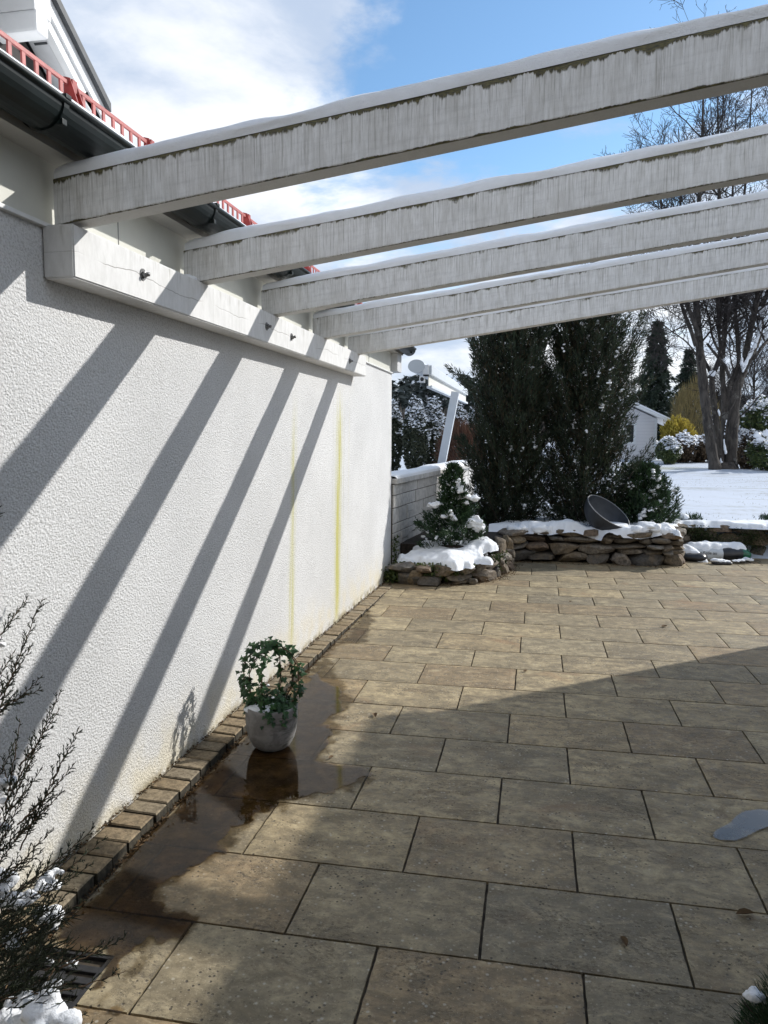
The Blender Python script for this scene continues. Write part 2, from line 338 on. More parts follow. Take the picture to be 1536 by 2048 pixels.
MAT = dict(
    stucco=mat_stucco(), beam=mat_beam(), ledger=mat_ledger(), slab=mat_slab(), snow=mat_snow(), lawn=mat_lawn(),
    bed=mat_simple('joint_dirt', (0.070, 0.054, 0.036), 0.9, 0.4, 30, bmp=0.006),
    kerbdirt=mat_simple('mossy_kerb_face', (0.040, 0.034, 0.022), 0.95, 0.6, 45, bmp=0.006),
    brick=mat_island('kerb_brick', [(0.21, 0.155, 0.09), (0.29, 0.215, 0.125), (0.235, 0.195, 0.135), (0.31, 0.245, 0.15)], 0.85, 55, 0.004, 0.35),
    stone=mat_island('field_stone', [(0.11, 0.095, 0.075), (0.21, 0.165, 0.115), (0.15, 0.145, 0.135), (0.19, 0.115, 0.065), (0.26, 0.235, 0.20), (0.09, 0.085, 0.08), (0.22, 0.16, 0.09)], 0.85, 34, 0.012, 0.35),
    block=mat_island('whitewashed_block', [(0.50, 0.49, 0.47), (0.60, 0.59, 0.57), (0.56, 0.54, 0.51), (0.63, 0.62, 0.60)], 0.85, 16, 0.006, 0.75),
    panel=mat_simple('fascia_cream_paint', (0.66, 0.66, 0.60), 0.45, 0.04, 6),
    white=mat_simple('white_trim_paint', (0.74, 0.75, 0.75), 0.45, 0.05, 9),
    soffit=mat_simple('soffit_board_paint', (0.44, 0.43, 0.41), 0.6, 0.08, 9),
    greywhite=mat_simple('grey_white_paint', (0.60, 0.61, 0.62), 0.55, 0.08, 9),
    gutter=mat_simple('dark_green_gutter', (0.008, 0.013, 0.013), 0.42, 0.3, 8, spec=0.22),
    darkwood=mat_simple('dark_wood', (0.028, 0.024, 0.022), 0.8, 0.4, 12),
    slate=mat_simple('dark_roof_edge', (0.055, 0.06, 0.065), 0.6, 0.3, 20),
    red=mat_simple('red_guard_paint', (0.40, 0.105, 0.095), 0.5, 0.18, 25),
    redd=mat_simple('red_bracket_paint', (0.30, 0.035, 0.03), 0.5, 0.2, 25),
    steel=mat_simple('zinc_steel', (0.20, 0.20, 0.20), 0.45, 0.3, 60, metal=0.7),
    pot=None, soil=mat_simple('potting_soil', (0.03, 0.022, 0.016), 0.95, 0.5, 40, bmp=0.01),
    plastic=mat_simple('black_plastic', (0.020, 0.020, 0.022), 0.5, 0.3, 30),
    bowl=mat_simple('anthracite_bowl', (0.035, 0.040, 0.048), 0.55, 0.2, 14),
    bowlrim=mat_simple('worn_bowl_rim', (0.16, 0.17, 0.18), 0.5, 0.2, 40),
    alu=mat_simple('white_aluminium', (0.62, 0.66, 0.70), 0.4, 0.04, 7),
    fabric=mat_simple('cream_awning_fabric', (0.66, 0.65, 0.60), 0.8, 0.05, 30),
    bark=None, twig=mat_simple('twig_bark', (0.035, 0.028, 0.025), 0.9, 0.3, 3),
    trunk=mat_simple('conifer_trunk_bark', (0.055, 0.043, 0.034), 0.9, 0.35, 20),
    juniper=mat_leaf('juniper_scale_leaf', (0.010, 0.020, 0.013), (0.048, 0.066, 0.036), 0.6, 0.12),
    juniperb=mat_leaf('juniper_brown_spray', (0.030, 0.026, 0.014), (0.070, 0.055, 0.028), 0.7, 0.12),
    yew=mat_leaf('yew_needle', (0.012, 0.032, 0.014), (0.045, 0.085, 0.035), 0.5, 0.15),
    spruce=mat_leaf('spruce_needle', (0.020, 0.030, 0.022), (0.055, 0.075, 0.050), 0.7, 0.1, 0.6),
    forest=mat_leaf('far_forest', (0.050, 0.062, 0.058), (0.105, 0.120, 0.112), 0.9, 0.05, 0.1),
    hedgeb=mat_leaf('brown_hedge_leaf', (0.035, 0.025, 0.016), (0.12, 0.080, 0.045), 0.7, 0.15, 1.0),
    redtwig=mat_leaf('red_brown_twig', (0.060, 0.030, 0.022), (0.16, 0.085, 0.055), 0.8, 0.1, 1.0),
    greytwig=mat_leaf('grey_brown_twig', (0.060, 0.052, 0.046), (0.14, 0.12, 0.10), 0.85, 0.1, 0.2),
    ochre=mat_leaf('willow_twig', (0.12, 0.095, 0.045), (0.25, 0.20, 0.085), 0.8, 0.15, 1.0),
    yellow=mat_leaf('forsythia_flower', (0.26, 0.20, 0.03), (0.52, 0.42, 0.08), 0.6, 0.3, 2.0),
    rhodo=mat_leaf('evergreen_shrub_leaf', (0.020, 0.040, 0.015), (0.10, 0.125, 0.035), 0.45, 0.2, 1.5),
    thuja=mat_leaf('thuja_spray', (0.018, 0.026, 0.014), (0.055, 0.060, 0.034), 0.7, 0.1, 1.5),
    ivy=mat_leaf('ivy_leaf', (0.012, 0.040, 0.014), (0.055, 0.125, 0.045), 0.38, 0.18, 30.0),
    vine=mat_simple('woody_vine', (0.11, 0.07, 0.04), 0.85, 0.3, 40),
    scale=mat_leaf('juniper_twig_scale', (0.013, 0.018, 0.012), (0.046, 0.058, 0.032), 0.6, 0.05, 20.0),
    litter=mat_leaf('dry_leaf_litter', (0.05, 0.032, 0.018), (0.17, 0.105, 0.05), 0.8, 0.1, 8.0),
    moss=mat_leaf('moss_cushion', (0.014, 0.024, 0.008), (0.045, 0.065, 0.020), 0.9, 0.05, 10.0),
    bagw=mat_simple('white_bag_film', (0.55, 0.57, 0.58), 0.4, 0.08, 12), bagk=mat_simple('black_bag_film', (0.022, 0.022, 0.024), 0.32, 0.3, 12),
    bagg=mat_simple('green_bag_film', (0.010, 0.10, 0.050), 0.35, 0.4, 12), ink=mat_simple('print_ink', (0.02, 0.02, 0.022), 0.6, 0.1, 12),
    shed=None, glass=mat_simple('dark_shed_window', (0.012, 0.014, 0.016), 0.15, 0.1, 5),
    lamp=mat_simple('pale_cap_paint', (0.56, 0.59, 0.61), 0.45, 0.03, 5),
    water=mat_water('puddle_water', (0.66, 0.555, 0.41), 0.85), damp=mat_water('damp_stone_film', (0.66, 0.62, 0.55), 0.30, 0.3, 0.06),
)
def mat_pot():
    m, nb, p, o = new_mat('mottled_concrete'); P = objc(nb)
    n = nb.noise(P, 16.0, 6.0, 0.7, 0.8); n2 = nb.noise(nb.scale(P, (7, 7, 22)), 1.0, 5.0, 0.65, 0.6)
    x, y, z = nb.xyz(P)
    c = nb.mixc(nb.ramp(n, 0.35, 0.65), (0.20, 0.19, 0.185), (0.30, 0.29, 0.28))
    side = nb.ramp(x, -0.03, 0.10)
    c = nb.mixc(nb.math('MULTIPLY', nb.ramp(n2, 0.50, 0.60), nb.ramp(side, 0.0, 1.0, 0.15, 0.85, False)), c, (0.10, 0.10, 0.09))
    link(nb, c, p.inputs['Base Color']); setp(p, Roughness=0.85); bump(nb, p, n, 0.5, 0.004)
    return m
def mat_bark():
    m, nb, p, o = new_mat('maple_bark'); P = pos(nb)
    n = nb.noise(nb.scale(P, (9, 9, 2.2)), 1.0, 6.0, 0.68, 0.6); n2 = nb.noise(P, 3.0, 5.0, 0.65)
    c = nb.mixc(nb.ramp(n, 0.34, 0.64), (0.022, 0.018, 0.015), (0.085, 0.072, 0.060))
    c = nb.mixc(nb.ramp(n2, 0.58, 0.66, 0.0, 0.6), c, (0.19, 0.18, 0.16))
    link(nb, c, p.inputs['Base Color']); setp(p, Roughness=0.9); bump(nb, p, n, 1.0, 0.05)
    return m
def mat_shed():
    m, nb, p, o = new_mat('shed_weatherboard'); P = pos(nb); x, y, z = nb.xyz(P)
    f = nb.math('FRACT', nb.math('MULTIPLY', z, 6.5))
    c = nb.mixc(nb.ramp(f, 0.0, 0.12, 0.55, 0.0), (0.74, 0.72, 0.72), (0.40, 0.39, 0.40))
    link(nb, c, p.inputs['Base Color']); setp(p, Roughness=0.6); bump(nb, p, f, 0.6, 0.02)
    return m
MAT['pot'] = mat_pot(); MAT['bark'] = mat_bark(); MAT['shed'] = mat_shed()

# ------------------------------------------------------------------ object helpers
def tag(o, label=None, cat=None, group=None, kind=None):
    if label: o['label'] = label
    if cat: o['category'] = cat
    if group: o['group'] = group
    if kind: o['kind'] = kind
    return o
def empty(name, loc, label, cat, group=None):
    o = bpy.data.objects.new(name, None); o.empty_display_size = 0.1
    o.location = loc; COL.objects.link(o)
    return tag(o, label, cat, group)
def link_mesh(name, me, mats, parent=None):
    if not isinstance(mats, (list, tuple)): mats = [mats]
    for m in mats: me.materials.append(m)
    o = bpy.data.objects.new(name, me); COL.objects.link(o)
    if parent is not None:
        o.parent = parent
        # geometry is written in world space; keep it there
        mw = Matrix.Identity(4); q = parent
        while q is not None: mw = Matrix.Translation(q.location) @ mw; q = q.parent
        off = mw.translation.copy()
        me.transform(Matrix.Translation(-off))
    return o

class MB:
    def __init__(s): s.v = []; s.f = []; s.m = []; s.sm = []; s.bc = None
    def add(s, vs, fs, mi=0, smooth=False):
        k = len(s.v); s.v.extend([tuple(x) for x in vs])
        for f in fs: s.f.append([i + k for i in f]); s.m.append(mi); s.sm.append(smooth)
    def box(s, x0, x1, y0, y1, z0, z1, mi=0, bev=0.0, rot=None):
        if bev > 0:
            bm_ = bmesh.new(); bmesh.ops.create_cube(bm_, size=1.0)
            for v in bm_.verts: v.co = Vector(((x0 + x1) / 2 + v.co.x * (x1 - x0), (y0 + y1) / 2 + v.co.y * (y1 - y0), (z0 + z1) / 2 + v.co.z * (z1 - z0)))
            bmesh.ops.bevel(bm_, geom=list(bm_.edges), offset=bev, segments=2, affect='EDGES', profile=0.6)
            bm_.verts.index_update()
            vs = [v.co.copy() for v in bm_.verts]; fs = [[v.index for v in f.verts] for f in bm_.faces]; bm_.free()
        else:
            vs = [Vector((x, y, z)) for x in (x0, x1) for y in (y0, y1) for z in (z0, z1)]
            fs = [(0, 1, 3, 2), (4, 6, 7, 5), (0, 4, 5, 1), (2, 3, 7, 6), (0, 2, 6, 4), (1, 5, 7, 3)]
        if rot is not None: vs = [rot @ v for v in vs]
        s.add(vs, fs, mi)
    def tube(s, pts, rad, n=8, mi=0, cap=True, smooth=True):
        pts = [Vector(p) for p in pts]
        if not hasattr(rad, '__len__'): rad = [rad] * len(pts)
        vs = []; fs = []; up = None
        for i, p in enumerate(pts):
            t = (pts[min(i + 1, len(pts) - 1)] - pts[max(i - 1, 0)]).normalized()
            if up is None:
                up = Vector((0, 0, 1)) if abs(t.z) < 0.9 else Vector((1, 0, 0))
            a = t.cross(up)
            if a.length < 1e-5: a = t.orthogonal()
            a.normalize(); bb = a.cross(t).normalized(); up = bb
            for k in range(n):
                th = 2 * math.pi * k / n
                vs.append(p + (a * math.cos(th) + bb * math.sin(th)) * rad[i])
        for i in range(len(pts) - 1):
            for k in range(n):
                k2 = (k + 1) % n
                fs.append((i * n + k, i * n + k2, (i + 1) * n + k2, (i + 1) * n + k))
        if cap:
            fs.append(tuple(range(n - 1, -1, -1))); fs.append(tuple((len(pts) - 1) * n + k for k in range(n)))
        s.add(vs, fs, mi, smooth)
    def lathe(s, prof, c, n=32, mi=0, rot=None, smooth=True, cap=False):
        vs = []; fs = []
        for r, z in prof:
            for k in range(n):
                th = 2 * math.pi * k / n
                v = Vector((r * math.cos(th), r * math.sin(th), z))
                if rot is not None: v = rot @ v
                vs.append(v + Vector(c))
        for i in range(len(prof) - 1):
            for k in range(n):
                k2 = (k + 1) % n
                fs.append((i * n + k, i * n + k2, (i + 1) * n + k2, (i + 1) * n + k))
        if cap: fs.append(tuple((len(prof) - 1) * n + k for k in range(n)))
        s.add(vs, fs, mi, smooth)
    def prism(s, poly, axis, a0, a1, mi=0):
        """extrude a 2D polygon along an axis: axis 'x' -> poly (y,z); 'y' -> (x,z); 'z' -> (x,y)"""
        def P(q, a): return {'x': (a, q[0], q[1]), 'y': (q[0], a, q[1]), 'z': (q[0], q[1], a)}[axis]
        n = len(poly); vs = [P(q, a0) for q in poly] + [P(q, a1) for q in poly]
        fs = [tuple(range(n - 1, -1, -1)), tuple(range(n, 2 * n))] + [(i, (i + 1) % n, n + (i + 1) % n, n + i) for i in range(n)]
        s.add(vs, fs, mi)
    def build(s, name, mats, parent=None, attr=None):
        me = bpy.data.meshes.new(name)
        me.from_pydata(s.v, [], s.f)
        me.polygons.foreach_set('material_index', s.m); me.polygons.foreach_set('use_smooth', s.sm)
        if attr is not None:
            a = me.attributes.new('bc', 'FLOAT_VECTOR', 'POINT'); a.data.foreach_set('vector', np.array(attr, 'f').ravel())
        bm_ = bmesh.new(); bm_.from_mesh(me); bmesh.ops.recalc_face_normals(bm_, faces=bm_.faces); bm_.to_mesh(me); bm_.free()
        me.update()
        return link_mesh(name, me, mats, parent)

def np_mesh(name, V, F, mats, parent=None, smooth=False, mi=None, wire=None):
    """big uniform mesh from numpy arrays (F: n x k)"""
    V = np.asarray(V, 'f'); F = np.asarray(F, 'i'); k = F.shape[1]
    me = bpy.data.meshes.new(name)
    me.vertices.add(len(V)); me.vertices.foreach_set('co', V.ravel())
    me.loops.add(F.size); me.loops.foreach_set('vertex_index', F.ravel())
    me.polygons.add(len(F)); me.polygons.foreach_set('loop_start', np.arange(0, F.size, k, dtype='i'))
    try: me.polygons.foreach_set('loop_total', np.full(len(F), k, 'i'))
    except Exception: pass
    me.polygons.foreach_set('use_smooth', np.full(len(F), smooth))
    if mi is not None: me.polygons.foreach_set('material_index', np.asarray(mi, 'i'))
    me.update(calc_edges=True); me.validate()
    return link_mesh(name, me, mats, parent)

# value noise -------------------------------------------------------
def _h(ix, iy, iz):
    n = (ix * 374761393 + iy * 668265263 + iz * 2147483647 + 1013904223).astype(np.int64) & 0xFFFFFFFF
    n = ((n ^ (n >> 13)) * 1274126177) & 0xFFFFFFFF
    return ((n ^ (n >> 16)) & 0xFFFF) / 65535.0
def vnoise(P):
    P = np.asarray(P, float); i = np.floor(P).astype(np.int64); f = P - i; f = f * f * (3 - 2 * f)
    r = 0
    for dx_ in (0, 1):
        for dy_ in (0, 1):
            for dz_ in (0, 1):
                w = (f[..., 0] if dx_ else 1 - f[..., 0]) * (f[..., 1] if dy_ else 1 - f[..., 1]) * (f[..., 2] if dz_ else 1 - f[..., 2])
                r = r + w * _h(i[..., 0] + dx_, i[..., 1] + dy_, i[..., 2] + dz_)
    return r
def fbm(P, oct=4):
    P = np.asarray(P, float); r = 0; a = 0.5; t = 0
    for o_ in range(oct): r = r + a * vnoise(P * 2 ** o_ + 17.3 * o_); t += a; a *= 0.5
    return r / t

_bm = bmesh.new(); bmesh.ops.create_icosphere(_bm, subdivisions=3, radius=1.0); _bm.verts.index_update()
ICO3 = (np.array([v.co[:] for v in _bm.verts]), np.array([[v.index for v in f.verts] for f in _bm.faces])); _bm.free()
_bm = bmesh.new(); bmesh.ops.create_icosphere(_bm, subdivisions=2, radius=1.0); _bm.verts.index_update()
ICO2 = (np.array([v.co[:] for v in _bm.verts]), np.array([[v.index for v in f.verts] for f in _bm.faces])); _bm.free()
_bm = bmesh.new(); bmesh.ops.create_icosphere(_bm, subdivisions=1, radius=1.0); _bm.verts.index_update()
ICO1 = (np.array([v.co[:] for v in _bm.verts]), np.array([[v.index for v in f.verts] for f in _bm.faces])); _bm.free()

def blobs(name, cs, rs, mats, parent=None, amp=0.35, freq=2.2, ico=None, flat=0.55):
    """lumps (snow, boulders): displaced icospheres, flattened underneath"""
    BV, BF = ico or ICO3
    cs = np.asarray(cs, float); rs = np.asarray(rs, float)
    if rs.ndim == 1: rs = np.stack([rs, rs, rs * 0.6], 1)
    V = []; F = []
    for k in range(len(cs)):
        d = 1 + amp * (fbm(BV * freq * 0.7 + cs[k] * 9.1 + k * 3.7, 3) - 0.5) * 2
        v = BV * d[:, None] * rs[k]
        v[:, 2] = np.where(v[:, 2] < 0, v[:, 2] * flat, v[:, 2])
        F.append(BF + k * len(BV)); V.append(v + cs[k])
    return np_mesh(name, np.concatenate(V), np.concatenate(F), mats, parent, True)

def merge(o, voxel, it=3, fac=.5, rough=0.0):
    """fuse overlapping lumps into one skin"""
    md = o.modifiers.new('fuse', 'REMESH'); md.mode = 'VOXEL'; md.voxel_size = voxel; md.use_smooth_shade = True
    sm = o.modifiers.new('soft', 'SMOOTH'); sm.factor = fac; sm.iterations = it
    dg = bpy.context.evaluated_depsgraph_get(); dg.update()
    me = bpy.data.meshes.new_from_object(o.evaluated_get(dg)); o.modifiers.clear()
    old = o.data; o.data = me; bpy.data.meshes.remove(old)
    n = len(me.vertices); co = np.empty(n * 3, 'f'); me.vertices.foreach_get('co', co); co = co.reshape(-1, 3)
    no = np.empty(n * 3, 'f'); me.vertices.foreach_get('normal', no); no = no.reshape(-1, 3)
    if rough: co = co + no * ((fbm(co / (voxel * 5) + 3, 3) - .5) * rough)[:, None]; me.vertices.foreach_set('co', co.ravel().astype('f'))
    me.polygons.foreach_set('use_smooth', np.ones(len(me.polygons), bool)); me.update()
    return o
def norm(a): return a / np.maximum(np.linalg.norm(a, axis=-1, keepdims=True), 1e-9)
def sprigs(P, D, L, W, bend=0.0):
    """one thin kite (2 tris as a quad) per point; returns V,F"""
    P = np.asarray(P, float); D = norm(np.asarray(D, float)); n = len(P)
    rv = norm(RNG.normal(size=(n, 3))); S = norm(np.cross(D, rv))
    L = np.broadcast_to(L, n)[:, None]; W = np.broadcast_to(W, n)[:, None]
    N = np.cross(D, S)
    a = P; t = P + D * L; m1 = P + D * L * 0.42 + S * W * 0.5 + N * L * bend; m2 = P + D * L * 0.42 - S * W * 0.5 + N * L * bend
    V = np.stack([a, m1, t, m2], 1).reshape(-1, 3); F = np.arange(4 * n).reshape(n, 4)
    return V, F
def leafcards(P, N, S):
    P = np.asarray(P, float); n = len(P); N = norm(N)
    rv = norm(RNG.normal(size=(n, 3))); A = norm(np.cross(N, rv)); B = np.cross(N, A)
    S = np.broadcast_to(S, n)[:, None]
    V = np.stack([P - A * S, P + B * S * 0.55, P + A * S, P - B * S * 0.55], 1).reshape(-1, 3)
    return V, np.arange(4 * n).reshape(n, 4)
def cat(*vf):
    V = []; F = []; k = 0
    for v, f in vf: V.append(v); F.append(f + k); k += len(v)
    return np.concatenate(V), np.concatenate(F)

# marching-squares sheet from a polygon with a ragged, noisy edge
def poly_sd(X, Y, poly):
    poly = np.array(poly, float); d = np.full(X.shape, 1e9); ins = np.zeros(X.shape, bool)
    for i in range(len(poly)):
        a = poly[i]; c = poly[(i + 1) % len(poly)]; e = c - a
        t = np.clip(((X - a[0]) * e[0] + (Y - a[1]) * e[1]) / (e @ e + 1e-12), 0, 1)
        d = np.minimum(d, np.hypot(X - a[0] - t * e[0], Y - a[1] - t * e[1]))
        cnd = (a[1] > Y) != (c[1] > Y)
        with np.errstate(divide='ignore', invalid='ignore'):
            ins ^= cnd & (X < (c[0] - a[0]) * (Y - a[1]) / (c[1] - a[1] + 1e-12) + a[0])
    return np.where(ins, d, -d)
def ragged_sheet(poly, res, amp, freq, oct=5, extra=None):
    xs = [q[0] for q in poly]; ys = [q[1] for q in poly]
    gx = np.arange(min(xs) - 0.1, max(xs) + 0.1, res); gy = np.arange(min(ys) - 0.1, max(ys) + 0.1, res)
    X, Y = np.meshgrid(gx, gy); S = poly_sd(X, Y, poly)
    S = S + (fbm(np.stack([X * freq, Y * freq, np.zeros_like(X)], -1), oct) - 0.5) * amp
    if extra is not None: S = S + extra(X, Y)
    V = []; F4 = []; idx = {}; SD = []
    def vid(key, xy, sd=0.0):
        if key not in idx: idx[key] = len(V); V.append(xy); SD.append(sd)
        return idx[key]
    nY, nX = S.shape
    act = np.argwhere((np.maximum.reduce([S[:-1, :-1], S[1:, :-1], S[:-1, 1:], S[1:, 1:]]) > 0))
    for j, i in act:
        c = [(j, i), (j, i + 1), (j + 1, i + 1), (j + 1, i)]; poly_ = []
        for q in range(4):
            a = c[q]; d = c[(q + 1) % 4]; sa = S[a]; sd = S[d]
            if sa > 0: poly_.append(vid(a, (gx[a[1]], gy[a[0]]), S[a]))
            if (sa > 0) != (sd > 0):
                t = sa / (sa - sd); key = (min(a, d), max(a, d))
                poly_.append(vid(key, (gx[a[1]] + t * (gx[d[1]] - gx[a[1]]), gy[a[0]] + t * (gy[d[0]] - gy[a[0]]))))
        if len(poly_) >= 3: F4.append(poly_)
    return V, F4, SD

def snow_patch(name, x0, x1, y0, y1, res, maskfn, basefn, t, parent=None, kind=None, drop=0.02):
    """pillow of snow over a base surface; maskfn>0 inside (metres from the edge)"""
    gx = np.arange(x0, x1 + res, res); gy = np.arange(y0, y1 + res, res); X, Y = np.meshgrid(gx, gy)
    S = maskfn(X, Y) + (fbm(np.stack([X * 9, Y * 9, X * 0], -1), 4) - 0.5) * 0.10
    k = np.clip(S / (t * 1.1), 0, 1); prof = np.sqrt(1 - (1 - k) ** 2)
    H = basefn(X, Y) + prof * t * (0.65 + 0.8 * (fbm(np.stack([X * 5, Y * 5, X * 0 + 4], -1), 3) - 0.25)) - drop * (1 - k) + (fbm(np.stack([X * 17, Y * 17, X * 0 + 6], -1), 4) - .5) * t * .42 * k
    V = np.stack([X, Y, H], -1).reshape(-1, 3); n = len(gx)
    ok = S > -res * 0.6
    cell = ok[:-1, :-1] | ok[1:, :-1] | ok[:-1, 1:] | ok[1:, 1:]
    j, i = np.nonzero(cell); a = j * n + i
    F = np.stack([a, a + 1, a + n + 1, a + n], 1)
    used, inv = np.unique(F, return_inverse=True)
    return np_mesh(name, V[used], inv.reshape(F.shape), MAT['snow'], parent, True)

# stones ------------------------------------------------------------
def stone(mb_v, mb_f, c, size, rotz=0.0, seed=0.0, sq=0.55, tilt=0.0):
    BV, BF = ICO3
    s = np.sign(BV) * np.abs(BV) ** sq                       # squarish boulder
    s = s / np.abs(s).max(0)
    d = 1 + 0.30 * (fbm(BV * 1.5 + seed * 7.7, 3) - 0.5) * 2
    s = s * d[:, None]
    rg = np.random.default_rng(int(seed * 13 + 5))
    for q in range(12):                                       # knock flat facets off it
        nn = norm(rg.normal(size=3) * np.array([1, 1, .9])); hh = rg.uniform(.54, .84) * np.abs(nn).sum() * .80
        ex = np.maximum(0, s @ nn - hh); s = s - ex[:, None] * nn * .92
    v = s * (np.array(size) / 2) * 1.12
    ca, sa = math.cos(rotz), math.sin(rotz); ct, st = math.cos(tilt), math.sin(tilt)
    v = np.stack([v[:, 0] * ct - v[:, 2] * st, v[:, 1], v[:, 0] * st + v[:, 2] * ct], 1)
    v = np.stack([v[:, 0] * ca - v[:, 1] * sa, v[:, 0] * sa + v[:, 1] * ca, v[:, 2]], 1)
    mb_f.append(BF + sum(len(q) for q in mb_v)); mb_v.append(v + np.array(c))
def drystone(path, z0, heights, depth, lmin, lmax, rng):
    """courses of irregular stones along a polyline; returns V,F"""
    Vs, Fs = [], []
    seg = []
    for a, c in zip(path[:-1], path[1:]):
        a = np.array(a, float); c = np.array(c, float); seg.append((a, c, np.linalg.norm(c - a)))
    tot = sum(s_[2] for s_ in seg)
    def pt(s_):
        for a, c, l in seg:
            if s_ <= l or (a, c, l) is seg[-1]: return a + (c - a) * min(1.0, s_ / l), math.atan2(*(c - a)[::-1])
            s_ -= l
    z = z0; k = 0
    for ci, h in enumerate(heights):
        s_ = -rng.uniform(0, lmin * 0.6)
        while s_ < tot:
            l = rng.uniform(lmin, lmax) * (1.15 if ci == 0 else 1.0)
            p_, ang = pt(max(0, min(tot, s_ + l / 2)))
            hh = h * rng.uniform(0.82, 1.12)
            if rng.random() < 0.22 and h > 0.1:      # two thin stones instead of one
                for q in (0.27, 0.75):
                    stone(Vs, Fs, (p_[0] + rng.gauss(0, .01), p_[1] + rng.gauss(0, .012), z + h * q), (l * 1.04, depth * rng.uniform(0.85, 1.1), h * 0.54), ang + rng.gauss(0, .05), k, 0.5, rng.gauss(0, .04)); k += 1
            else:
                stone(Vs, Fs, (p_[0] + rng.gauss(0, .008), p_[1] + rng.gauss(0, .014), z + h / 2 + rng.gauss(0, .006)), (l * 1.04, depth * rng.uniform(0.85, 1.1), hh * 1.08), ang + rng.gauss(0, .05), k, rng.uniform(0.42, 0.7), rng.gauss(0, .06)); k += 1
            s_ += l
        z += h * 0.97
    return np.concatenate(Vs), np.concatenate(Fs)

# ================================================================== GROUND
XW = -0.26                       # outer face of the rendered house wall
def wall_x(y, z): return XW - .0148 * max(0.0, 8.1 - y) * min(1.0, max(0.0, 1 - z / 1.9))
def build_ground():
    # open ground sheet to the horizon, with the lawn terrace behind the retaining walls
    gx = np.concatenate([np.linspace(-700, -40, 14), np.linspace(-36, 60, 130), np.linspace(64, 700, 14)])
    gy = np.concatenate([np.linspace(-300, -8, 8), np.linspace(-6, 10.2, 12), np.linspace(10.62, 50, 150), np.linspace(53, 900, 18)])
    X, Y = np.meshgrid(gx, gy)
    Z = np.where(Y > 10.4, 0.375 + (fbm(np.stack([X * .35, Y * .35, X * 0], -1), 3) - .5) * .10 + np.clip(Y - 45, 0, 400) * 0.004, -0.12)
    # a low mound under the old tree
    tb = at(1443, 942, 24.8); Z += 0.10 * np.exp(-((X - tb.x) ** 2 + (Y - tb.y) ** 2) / 2.2)
    n = len(gx); j, i = np.meshgrid(np.arange(len(gy) - 1), np.arange(n - 1), indexing='ij'); a = (j * n + i).ravel()
    F = np.stack([a, a + 1, a + n + 1, a + n], 1)
    o = np_mesh('lawn', np.stack([X, Y, Z], -1).reshape(-1, 3), F, MAT['lawn'], None, True)
    o['kind'] = 'structure'
    m = MB(); m.box(-0.42, 7.0, -4.0, 10.60, -0.11, -0.014)
    tag(m.build('ground', MAT['bed']), kind='structure')
build_ground()

ROWY = [1.745, 2.143, 2.547, 2.958, 3.377, 3.781, 4.196, 4.608, 5.031, 5.425, 5.866, 6.290, 6.717, 7.096, 7.470, 7.867, 8.185, 8.548]
def build_paving():
    ys = [1.745 - .405 * k for k in range(13, 0, -1)] + ROWY + [8.548 + .40 * k for k in range(1, 6)]
    V = []; F = []; k0 = 0; rng = random.Random(3)
    for r, (ya, yb) in enumerate(zip(ys[:-1], ys[1:])):
        k = r - 13                                  # row k lies beyond joint line k
        off = (0.214 + .006 * k) if k % 2 == 0 else (0.512 + .007 * k)
        xs = [off + .601 * q for q in range(-2, 12)]
        off += rng.uniform(-.006, .006); xs = [off + .601 * q for q in range(-2, 12)]; xs = [x for x in xs if x > -0.12]; xs = [-0.180] + xs
        for xa, xb in zip(xs[:-1], xs[1:]):
            if xa > 6.5: continue
            g = 0.0044; z = rng.uniform(-.0008, .0008)
            bm_ = bmesh.new(); nx = max(2, int((xb - xa) / .03)); ny = 14
            # slab top with slightly chipped arrises
            def edge(t): return rng.uniform(-.0012, .0012)
            rows = []
            for j in range(ny + 1):
                row = []
                for i in range(nx + 1):
                    x = xa + g + (xb - xa - 2 * g) * i / nx; y = ya + g + (yb - ya - 2 * g) * j / ny
                    e = (i in (0, nx)) or (j in (0, ny))
                    if i in (0, nx): x += edge(0)
                    if j in (0, ny): y += edge(0)
                    row.append((x, y, z - (0.0025 if e else 0)))
                rows.append(row)
            base = len(V)
            for row in rows: V.extend(row)
            for j in range(ny):
                for i in range(nx):
                    a = base + j * (nx + 1) + i; F.append((a, a + 1, a + nx + 2, a + nx + 1))
            # skirt
            per = [base + i for i in range(nx + 1)] + [base + j * (nx + 1) + nx for j in range(1, ny + 1)] + [base + ny * (nx + 1) + i for i in range(nx - 1, -1, -1)] + [base + j * (nx + 1) for j in range(ny - 1, 0, -1)]
            b2 = len(V)
            for q in per: V.append((V[q][0], V[q][1], -0.03))
            n = len(per)
            for q in range(n): F.append((per[q], b2 + q, b2 + (q + 1) % n, per[(q + 1) % n]))
            bm_.free()
    # cut-out for the drain: drop slabs' cells that fall inside the grate opening
    Fk = []
    for f in F:
        cx = sum(V[i][0] for i in f) / 4; cy = sum(V[i][1] for i in f) / 4
        if -0.20 < cx < 0.065 and 1.46 < cy < 1.945: continue
        Fk.append(f)
    o = np_mesh('pavement', np.array(V), np.array(Fk), MAT['slab'], None, False)
    o['kind'] = 'structure'
build_paving()

